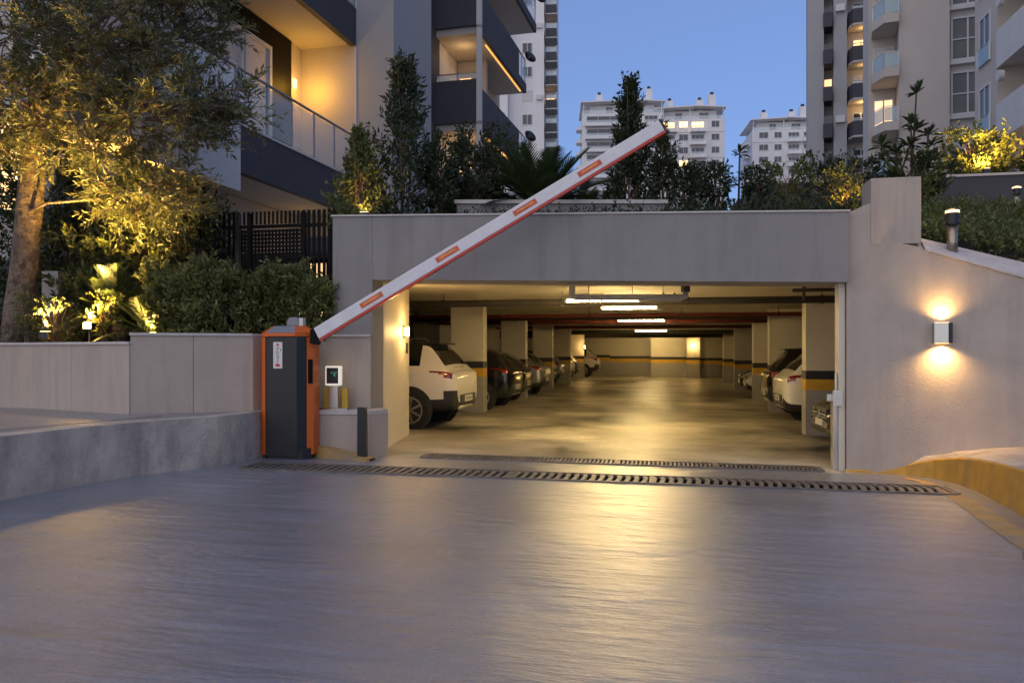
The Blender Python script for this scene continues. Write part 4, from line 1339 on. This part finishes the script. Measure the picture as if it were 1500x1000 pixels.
# --- black fence under the near balcony
t = thing("metal_fence", "black metal fence with a woven lattice panel below the left balcony", "fence", (-5.85, 11.25, 1.6))
for x in (-1.6, -.72, -.52, .38, .88):
    MB().box(x - .035, x + .035, -.035, .035, 0, 2.05).build("post", "dark_metal" if x == -.72 else "black_metal", t)
for z in (.25, 1.82):
    MB().box(-1.6, .9, -.02, .02, z, z + .05).build("rail", "black_metal", t)
sl0 = MB().box(-.022, .022, -.012, .012, 0, 2.08).build("slat", "black_metal", t)
sl0.location = (-1.55, 0, 0)
for i in range(1, 30):
    x = -1.55 + i * .084
    if -.66 < x < .35:
        continue
    c = copy_obj(sl0, t)
    c.location = (x, 0, 0)
lat = thing_lat = MB()
for i in range(17):
    x = -.66 + i * .058
    lat.box(x - .018, x + .018, -.006, .006, .32, 1.80)
for i in range(25):
    z = .33 + i * .06
    lat.box(-.66, .34, -.016, -.007, z - .017, z + .017)
stuff(lat.build("lattice", "black_metal", t))
for i in range(14):
    x = -.62 + i * .07
    MB().box(x - .015, x + .015, -.01, .01, 1.88, 2.08).build("slat_top", "black_metal", t)

# ------------------------------------------------------------------ the barrier
t = thing("barrier_gate", "orange and charcoal barrier cabinet with its white arm raised across the entrance", "barrier", (-4.95, 9.62, gz(-4.95)), R(4))
X0, X1, Y0, Y1, ZT = -.345, .345, 0.0, .40, 1.62
ch = .10
# charcoal front shell with chamfered edges, orange side shells, plinth, sloping lid
def octo(x0, x1, y0, y1, c, z):
    return [(x0 + c, y0, z), (x1 - c, y0, z), (x1, y0 + c, z), (x1, y1 - c, z), (x1 - c, y1, z), (x0 + c, y1, z), (x0, y1 - c, z), (x0, y0 + c, z)]
MB().prism(octo(X0 + .03, X1 - .03, Y0 + .02, Y1 - .02, ch - .02, 0), (0, 0, .14)).build("plinth", "dark_metal", t)
fr = MB().prism([(X0 + .085, Y0, .035), (X1 - .18, Y0, .035), (X1 - .078, Y0 + .085, .035), (X1 - .078, Y1 - .05, .035), (X0 + .085, Y1 - .05, .035)], (0, 0, ZT - .035)).build("front_panel", "dark_metal", t, bevel=.008)
MB().tube([(X1 - .145, Y0 + .046, .86), (X1 - .138, Y0 + .036, .86)], .018, 10).build("lock", "black_metal", fr)
MB().prism([(X0, Y0 + .06, .05), (X0 + .082, Y0 - .012, .05), (X0 + .082, Y1, .05), (X0 + .04, Y1, .05), (X0, Y1 - .05, .05)], (0, 0, ZT - .055)).build("side_panel", "orange", t, bevel=.008)
sp = MB().prism([(X1 - .076, Y0 + .087, .05), (X1, Y0 + .15, .05), (X1, Y1 - .05, .05), (X1 - .04, Y1, .05), (X1 - .076, Y1, .05)], (0, 0, ZT - .055)).build("side_panel", "orange", t, bevel=.008)
nrm = Vector((.063, -.076, 0)).normalized()
MB().bar(Vector((X1 - .038, Y0 + .1185, 1.00)) + nrm * .002, Vector((X1 - .038, Y0 + .1185, 1.32)) + nrm * .002, .06, .02, nrm).build("slot_cover", "black_metal", sp)
ld = MB()
a = [(X0, Y0 + .06), (X0 + .085, Y0 - .014), (X1 - .20, Y0 - .014), (X1, Y0 + .165), (X1, Y1 - .05), (X1 - .04, Y1), (X0 + .04, Y1), (X0, Y1 - .05)]
b2 = [(X0 + .12, Y0 + .15), (X0 + .16, Y0 + .11), (X1 - .25, Y0 + .11), (X1 - .13, Y0 + .2), (X1 - .13, Y1 - .12), (X1 - .16, Y1 - .09), (X0 + .16, Y1 - .09), (X0 + .12, Y1 - .12)]
n8 = 8
lid_low = MB().prism([(x, y, ZT + .002) for x, y in a], (0, 0, .05)).build("lid", "orange", t, bevel=.006)
lv = [(x, y, ZT + .053) for x, y in a] + [(x, y, ZT + .145) for x, y in b2]
ld.add(lv, [tuple(range(8, 16))] + [(i, (i + 1) % 8, 8 + (i + 1) % 8, 8 + i) for i in range(8) if i != 1])
ld.build("lid_slope", "orange", lid_low)
MB().add([lv[1], lv[2], lv[10], lv[9]], [(0, 1, 2, 3)]).build("lid_front", "grey_metal", lid_low)
fl = MB()
fl.prism([(-.05, .18, ZT + .147), (.12, .18, ZT + .147), (.12, .18, ZT + .235), (.09, .18, ZT + .265), (.0, .18, ZT + .265), (-.05, .18, ZT + .215)], (0, .12, 0))
flo = fl.build("flasher_housing", "grey_metal", t, bevel=.01)
MB().box(.121, .175, .19, .29, ZT + .15, ZT + .255).build("flasher_lens", "sticker", flo)
stk = MB().box(-.155, -.03, -.004, -.0005, 1.20, 1.55).build("warning_label", "sticker", t)
# marks on the label: red triangle, a column of small dark pictograms, red hand mark
def mark(m, *polys):
    mb = MB()
    for p in polys:
        mb.prism([(x - .0925, -.0047, 1.375 + z) for x, z in p], (0, -.0012, 0))
    return mb.build("marking", m, stk)
rect = lambda x, z, w, h: [(x - w / 2, z - h / 2), (x + w / 2, z - h / 2), (x + w / 2, z + h / 2), (x - w / 2, z + h / 2)]
mark("red_ink", [(-.025, .125), (.025, .125), (.0, .163)])
mark("ink", rect(0, .095, .035, .008), rect(-.004, .078, .009, .026), rect(.038, .07, .008, .03))
mark("ink", rect(-.012, .045, .012, .02), rect(.010, .040, .016, .008), rect(.0, .022, .04, .006), rect(-.014, .010, .010, .014))
mark("ink", rect(.004, -.012, .030, .007), rect(.010, -.026, .008, .02), rect(-.012, -.03, .014, .012))
mark("ink", rect(.0, -.062, .009, .034), rect(.0, -.088, .014, .009))
mark("red_ink", [(-.034, -.135), (-.018, -.15), (.02, -.15), (.036, -.133), (.03, -.118), (-.03, -.118)], rect(-.006, -.11, .016, .016))
# raised arm
TH_A = math.atan2(2.55, 4.33)
pv = bpy.data.objects.new("arm_mount", None)
mnt = MB().prism([(-.05, -.05, -.10), (.07, -.05, -.12), (.08, -.05, .03), (.0, -.05, .11), (-.05, -.05, .08)], (0, .10, 0)).build("arm_mount", "black_metal", t, bevel=.008)
mnt.location = (X1 + .03, .10, 1.63)
mnt.rotation_euler.z = R(10) - t.rotation_euler.z
AL = 5.31
arm = MB().box(.05, AL, -.04, .04, -.060, .100).build("arm", "white_paint", t, bevel=.012)
arm.location = (X1 + .03, .09, 1.615)
arm.rotation_euler = Matrix.Rotation(R(7.0) - t.rotation_euler.z, 3, 'Z').to_4x4().to_3x3().to_euler() if False else (0, -TH_A, R(7.0) - t.rotation_euler.z)
MB().box(.05, AL, -.042, .042, -.090, -.0605).build("red_strip", "red", arm)
MB().box(AL + .001, AL + .02, -.042, .042, -.090, .102).build("end_cap", "cladding", arm)
for u in (.75, 1.92, 3.10, 4.02 + .05):
    f = MB().box(u, u + .34, -.045, -.0405, -.012, .058).build("reflector", "reflector", arm)
    MB().box(u + .05, u + .29, -.0462, -.0452, .016, .038).build("painted_glint", "glint", f)  # lighter orange strip that paints a glint onto the reflector
MB().box(.03, .06, -.02, .02, -.05, .05).build("clamp", "black_metal", arm)

# intercom post on the ledge
t = thing("card_reader", "small card reader post with a glowing rim on the ledge beside the barrier", "card reader", (-4.48, 10.13, PL + .005))
MB().box(-.20, .22, -.06, .06, 0, .022).build("base_plate", "steel", t)
MB().box(-.065, .07, -.03, .03, .0225, .33).build("post", "steel", t, bevel=.006)
hd = MB().box(-.11, .11, -.045, .045, .331, .60).build("reader_head", "screen_glow", t, bevel=.012)
MB().box(-.085, .085, -.054, -.0455, .36, .575).build("reader_face", "dark_metal", hd, bevel=.004)
gr = mat("reader_green", (.05, .25, .12), emit=(.1, .8, .4), estr=.5 * LAMP)
mk = MB()
for i, (x, z) in enumerate([(-.02, .50), (.01, .51), (.03, .49), (.05, .505), (.02, .475), (.03, .46)]):
    mk.box(x, x + .014, -.0555, -.0542, z, z + .012)
mk.build("display_mark", gr, hd)
point_light("lamp_light", t, (0, .03, .45), 1.6, (1, .75, .3), .05)
t = thing("post", "short yellow painted post pair behind the card reader", "post", (-4.48, 10.22, PL + .005))
MB().box(-.17, -.075, -.02, .02, 0, .29).build("yellow_plate", "yellow", t)
MB().box(.085, .17, -.02, .02, 0, .29).build("yellow_plate", "yellow", t)
t = thing("bollard", "slim dark metal post leaning against the plaster ledge", "bollard", (-3.94, 9.86, gz(-3.94)), 0)
bb = MB().prism([(-.075, -.04, 0), (.045, -.04, 0), (.035, -.04, .70), (-.075, -.04, .70)], (0, .09, 0)).build("post", "dark_metal", t, bevel=.006)
MB().box(-.10, .14, -.06, .07, 0, .018).build("foot", "black_metal", t)

# ------------------------------------------------------------------ parked cars
def catmull(A, n, axis):
    A = np.moveaxis(A, axis, 0)
    out = []
    m = len(A)
    for i in range(m - 1):
        p0, p1, p2, p3 = A[max(i - 1, 0)], A[i], A[i + 1], A[min(i + 2, m - 1)]
        for k in range(n):
            s = k / n
            t1, t2 = (p2 - p0) * .42, (p3 - p1) * .42
            out.append((2 * s**3 - 3 * s**2 + 1) * p1 + (s**3 - 2 * s**2 + s) * t1 + (-2 * s**3 + 3 * s**2) * p2 + (s**3 - s**2) * t2)
    out.append(A[-1])
    return np.moveaxis(np.array(out), 0, axis)

SUV = dict(L=4.45, st=[(0, .50, .93, .96, .72, .62), (.05, .40, 1.03, 1.05, .84, .72), (.15, .35, 1.07, 1.11, .89, .76), (.50, .32, 1.09, 1.53, .90, .62), (.70, .32, 1.08, 1.61, .905, .60), (1.3, .30, 1.06, 1.66, .91, .60),
     (2.1, .30, 1.03, 1.67, .915, .61), (2.75, .30, 1.01, 1.62, .915, .62), (3.40, .30, 1.0, 1.04, .91, .74), (3.95, .32, .95, .98, .89, .70), (4.30, .36, .84, .87, .83, .60), (4.45, .46, .68, .71, .68, .48)],
     rear=(2, 4), side=(4, 8), wind=(7, 8), wr=.36, wx=(.86, 3.52))
HATCH = dict(L=4.1, st=[(0, .46, .83, .86, .68, .58), (.05, .36, .91, .93, .80, .68), (.15, .31, .97, 1.00, .85, .73), (.52, .28, .99, 1.35, .87, .57), (.85, .28, .97, 1.44, .875, .56), (1.4, .27, .95, 1.48, .88, .57),
     (2.0, .27, .93, 1.48, .88, .58), (2.55, .27, .91, 1.42, .88, .60), (3.15, .27, .91, .95, .875, .72), (3.65, .29, .86, .89, .85, .66), (3.98, .33, .74, .77, .78, .56), (4.1, .44, .60, .63, .62, .44)],
     rear=(2, 4), side=(4, 8), wind=(7, 8), wr=.315, wx=(.74, 3.28))
SEDAN = dict(L=4.65, st=[(0, .46, .84, .87, .66, .58), (.07, .36, .93, .95, .80, .68), (.35, .30, 1.0, 1.02, .87, .74), (.85, .28, .99, 1.06, .895, .70), (1.45, .27, .97, 1.40, .90, .57), (1.9, .27, .95, 1.46, .905, .57),
     (2.4, .27, .94, 1.46, .905, .58), (2.85, .27, .93, 1.40, .905, .60), (3.50, .27, .93, .97, .90, .74), (4.1, .29, .88, .91, .88, .68), (4.5, .33, .76, .79, .82, .58), (4.65, .44, .60, .63, .64, .44)],
     rear=(3, 4), side=(4, 8), wind=(7, 8), wr=.33, wx=(.95, 3.75))

def car(label, x, y, rz, spec, paint, roof=None, front_at=False, group="cars parked in the underground garage", reg=True, tall=1.0):
    """root at the middle of the car's rear end; local +x runs to its front"""
    L = spec["L"]
    if front_at:
        x, y = x - math.cos(rz) * L, y - math.sin(rz) * L
    rz += random.uniform(-.025, .025)
    t = thing("parked_car", label, "car", (x, y, gz(x) + .0), rz, group=group)
    rows = []
    for (sx, zb, zbe, zr, w, wr) in spec["st"]:
        zb, zbe, zr = zb, zbe * tall, zr * tall
        rows.append([(sx, 0, zb), (sx, w * .80, zb), (sx, w * .97, zb + .10), (sx, w, zb + (zbe - zb) * .52), (sx, w * .985, zbe - .06), (sx, w * .955, zbe),
                     (sx, wr + .02 if zr - zbe > .15 else wr + .06, zr - .05 if zr - zbe > .15 else zr - .015), (sx, wr * .72, zr), (sx, 0, zr + .012)])
    A = np.array(rows, float)
    n = 4
    Gd = catmull(catmull(A, n, 0), n, 1)
    ns, npn = Gd.shape[:2]
    full = np.concatenate([Gd, Gd[:, -2:0:-1] * np.array([1, -1, 1])], 1)
    npf = full.shape[1]
    side_i = lambda j: j / n if j < npn else (2 * (npn - 1) - j) / n
    cat_f = {}
    for i in range(ns - 1):
        si = (i + .5) / n
        for j in range(npf):
            j2 = (j + 1) % npf
            jj = side_i(j + .5) if j + .5 < npn - 1 else (2 * (npn - 1) - (j + .5)) / n
            key = "body"
            rs, re_ = spec["rear"]
            if 6.1 < jj and rs + .3 < si < re_ - .15:
                key = "rear_window"
            elif 5.15 < jj < 6.0 and spec["side"][0] + .1 < si < spec["side"][1] - .3:
                key = "side_window"
            elif 6.1 < jj and spec["wind"][0] + .1 < si < spec["wind"][1] - .02:
                key = "windscreen"
            elif roof and (jj > 6.1 or si > 4.2) and 5.75 < jj and rs + .6 < si < spec["wind"][1]:
                key = "roof"
            elif jj < ((3.1 if si < 2.3 else 2.5) if spec is SUV else 2.15):
                key = "lower_trim"
            elif reg and 1.2 < si < 2.9 and 3.65 + max(0, si - 1.9) * .8 < jj < 4.9 and spec is not SEDAN:
                key = "tail_light"
            elif si > len(spec["st"]) - 2.9 and si < len(spec["st"]) - 1.6 and 4.2 < jj < 5.6:
                key = "headlight"
            if key in ("tail_light", "headlight", "side_window"):
                key += "|l" if j < npn - 1 else "|r"
            cat_f.setdefault(key, []).append((i * npf + j, i * npf + j2, (i + 1) * npf + j2, (i + 1) * npf + j))
    cat_f["body"].append(tuple(range(npf)))
    cat_f["body"].append(tuple((ns - 1) * npf + k for k in range(npf)))
    V = full.reshape(-1, 3)
    mats = dict(body=paint, rear_window="car_glass", side_window="car_glass", windscreen="car_glass", roof=roof, lower_trim="cladding", tail_light="tail", headlight="head")
    for key, fs in cat_f.items():
        used = sorted({i for f in fs for i in f})
        ix = {k: a for a, k in enumerate(used)}
        mb = MB()
        mb.add([V[k] for k in used], [tuple(ix[k] for k in f) for f in fs])
        key = key.split("|")[0]
        mb.build(key, mats[key], t, smooth=True)
    wr = spec["wr"]
    Wd = .905 if spec is not HATCH else .87
    for wx in spec["wx"]:
        for sg in (-1, 1):
            ya = sg * (Wd - .02)
            MB().tube([(wx, ya - sg * .02, wr + .01), (wx, ya + sg * .028, wr + .01)], wr + .075, 24).build("wheel_arch", "cladding", t, smooth=False)
            w = MB()
            w.tube([(wx, ya - sg * .2, wr), (wx, ya + sg * .01, wr), (wx, ya + sg * .045, wr)], [wr, wr, wr * .93], 24)
            wo = w.build("wheel", "rubber", t, smooth=False)
            rm = MB()
            rm.tube([(wx, ya + sg * .046, wr), (wx, ya + sg * .050, wr)], wr * .66, 20)
            rmo = rm.build("rim_back", "cladding", wo)
            sp_ = MB()
            for k in range(7):
                a = 2 * math.pi * k / 7
                c, s = math.cos(a), math.sin(a)
                sp_.bar((wx, ya + sg * .052, wr), (wx + c * wr * .66, ya + sg * .056, wr + s * wr * .66), .012, .042, (-s, 0, c))
            ring = [(wx + math.cos(a) * wr * .67, ya + sg * .054, wr + math.sin(a) * wr * .67) for a in np.linspace(0, 2 * math.pi, 21)]
            sp_.tube(ring, .014, 5)
            sp_.build("rim", "rim", wo)
    zt = spec["st"][1][2] * tall
    # rear trim: plate, badge, bumper band, fog lights, diffuser
    MB().box(-.012, .16, -.55, .55, .46, .64).build("bumper_band", "cladding", t, bevel=.02)
    pl = MB().box(-.026, -.0125, -.26, .26, .50, .61).build("number_plate", "plate", t)
    mk = MB()
    for k, yy in enumerate((-.2, -.15, -.09, -.04, .0, .07, .12, .17)):
        mk.box(-.0272, -.0262, yy, yy + .025, .52, .59)
    mk.build("plate_mark", "ink", pl)
    MB().box(.03, .20, -.50, .50, .36, .42).build("diffuser", "rim", t, bevel=.01)
    for sg in (-1, 1):
        MB().box(.02, .10, sg * .62 - .09, sg * .62 + .09, .50, .56).build("fog_light", "tail", t)
        MB().tube([(3.0 * L / 4.45, sg * (Wd - .05), 1.02), (3.0 * L / 4.45, sg * (Wd + .10), 1.06)], [.05, .09], 8).build("mirror", paint, t)
    MB().box(-.0 + .02, .075, -.08, .08, zt - .07, zt - .01).build("badge", "chrome", t)
    # front trim
    gl = MB().box(L - .10, L - .005, -.48, .48, .50, .74).build("grille", "cladding", t, bevel=.02)
    gb = MB()
    for k in range(4):
        gb.box(L - .012, L + .004, -.46, .46, .525 + k * .055, .542 + k * .055)
    gb.build("grille_bar", "chrome", gl)
    em = [(L + .008, math.cos(a) * .07, .625 + math.sin(a) * .07) for a in np.linspace(0, 2 * math.pi, 17)]
    eb = MB().tube(em, .008, 5)
    for k in range(3):
        a = math.pi / 2 + k * 2 * math.pi / 3
        eb.tube([(L + .008, 0, .625), (L + .008, math.cos(a) * .07, .625 + math.sin(a) * .07)], [.010, .004], 5)
    eb.build("emblem", "chrome", gl)
    MB().box(L - .16, L - .01, -.70, .70, .34, .44).build("air_intake", "cladding", t, bevel=.02)
    MB().box(L - .02, L + .006, -.26, .26, .45, .555).build("number_plate", "plate", t)
    if spec is SUV:
        for sg in (-1, 1):
            MB().tube([(.95, sg * .56, 1.64 * tall), (1.05, sg * .56, 1.70 * tall), (2.5, sg * .57, 1.71 * tall), (2.65, sg * .58, 1.64 * tall)], .016, 6).build("roof_rail", "rim", t)
        MB().box(.40, .74, -.56, .56, 1.575 * tall, 1.61 * tall).build("spoiler", roof or paint, t, bevel=.012)
        MB().box(.17, .185, -.36, .36, 1.13, 1.15).build("wiper", "cladding", t)
    return t
PI = math.pi
car("white suv with a black roof parked nose in just inside the left jamb", -3.76, 14.75, PI, SUV, "car_white", roof="car_black")
car("black hatchback with its tail past the first left pillar, first of the dark cars", -3.72, 19.75, PI, HATCH, "car_black", tall=1.05)
car("dark brown hatchback between the black hatchback and the silver car on the left", -3.82, 21.95, PI, HATCH, "car_brown")
car("silver hatchback next to the second pillar on the left side", -3.80, 25.4, PI, HATCH, "car_silver")
car("dark car partly hidden beyond the silver hatchback on the left side", -4.35, 27.7, PI, HATCH, "car_brown")
car("dark hatchback far back between the third and fourth left pillars", -4.45, 31.9, PI, HATCH, "car_black")
car("grey hatchback far back just before the fourth left pillar", -4.4, 34.0, PI, HATCH, "car_silver")
car("small white car far back beyond the fourth left pillar", -4.35, 37.7, PI, HATCH, "car_white")
car("grey car far back between the small white car and the farthest left pillar", -4.4, 40.2, PI, HATCH, "car_grey")
car("white suv standing by the rear wall, farthest car on the left", -3.75, 45.4, PI, SUV, "car_white")
car("grey sedan with a chrome grille showing its nose beside the right door post", 2.40, 13.3, PI, SEDAN, "car_grey", front_at=True)
car("white hatchback parked nose in behind the first right pillar", 2.38, 17.75, 0, HATCH, "car_white", tall=1.08)
car("black suv beside the white hatchback on the right side", 2.36, 20.0, 0, SUV, "car_black")
car("white car showing its front beyond the second right pillar", 2.72, 28.6, PI, HATCH, "car_white", front_at=True)
car("dark car showing its front just past the white one on the right", 2.75, 31.0, PI, HATCH, "car_black", front_at=True)
for o in FR + [leaf_proto]:
    if not o.users_collection:
        bpy.data.objects.remove(o)
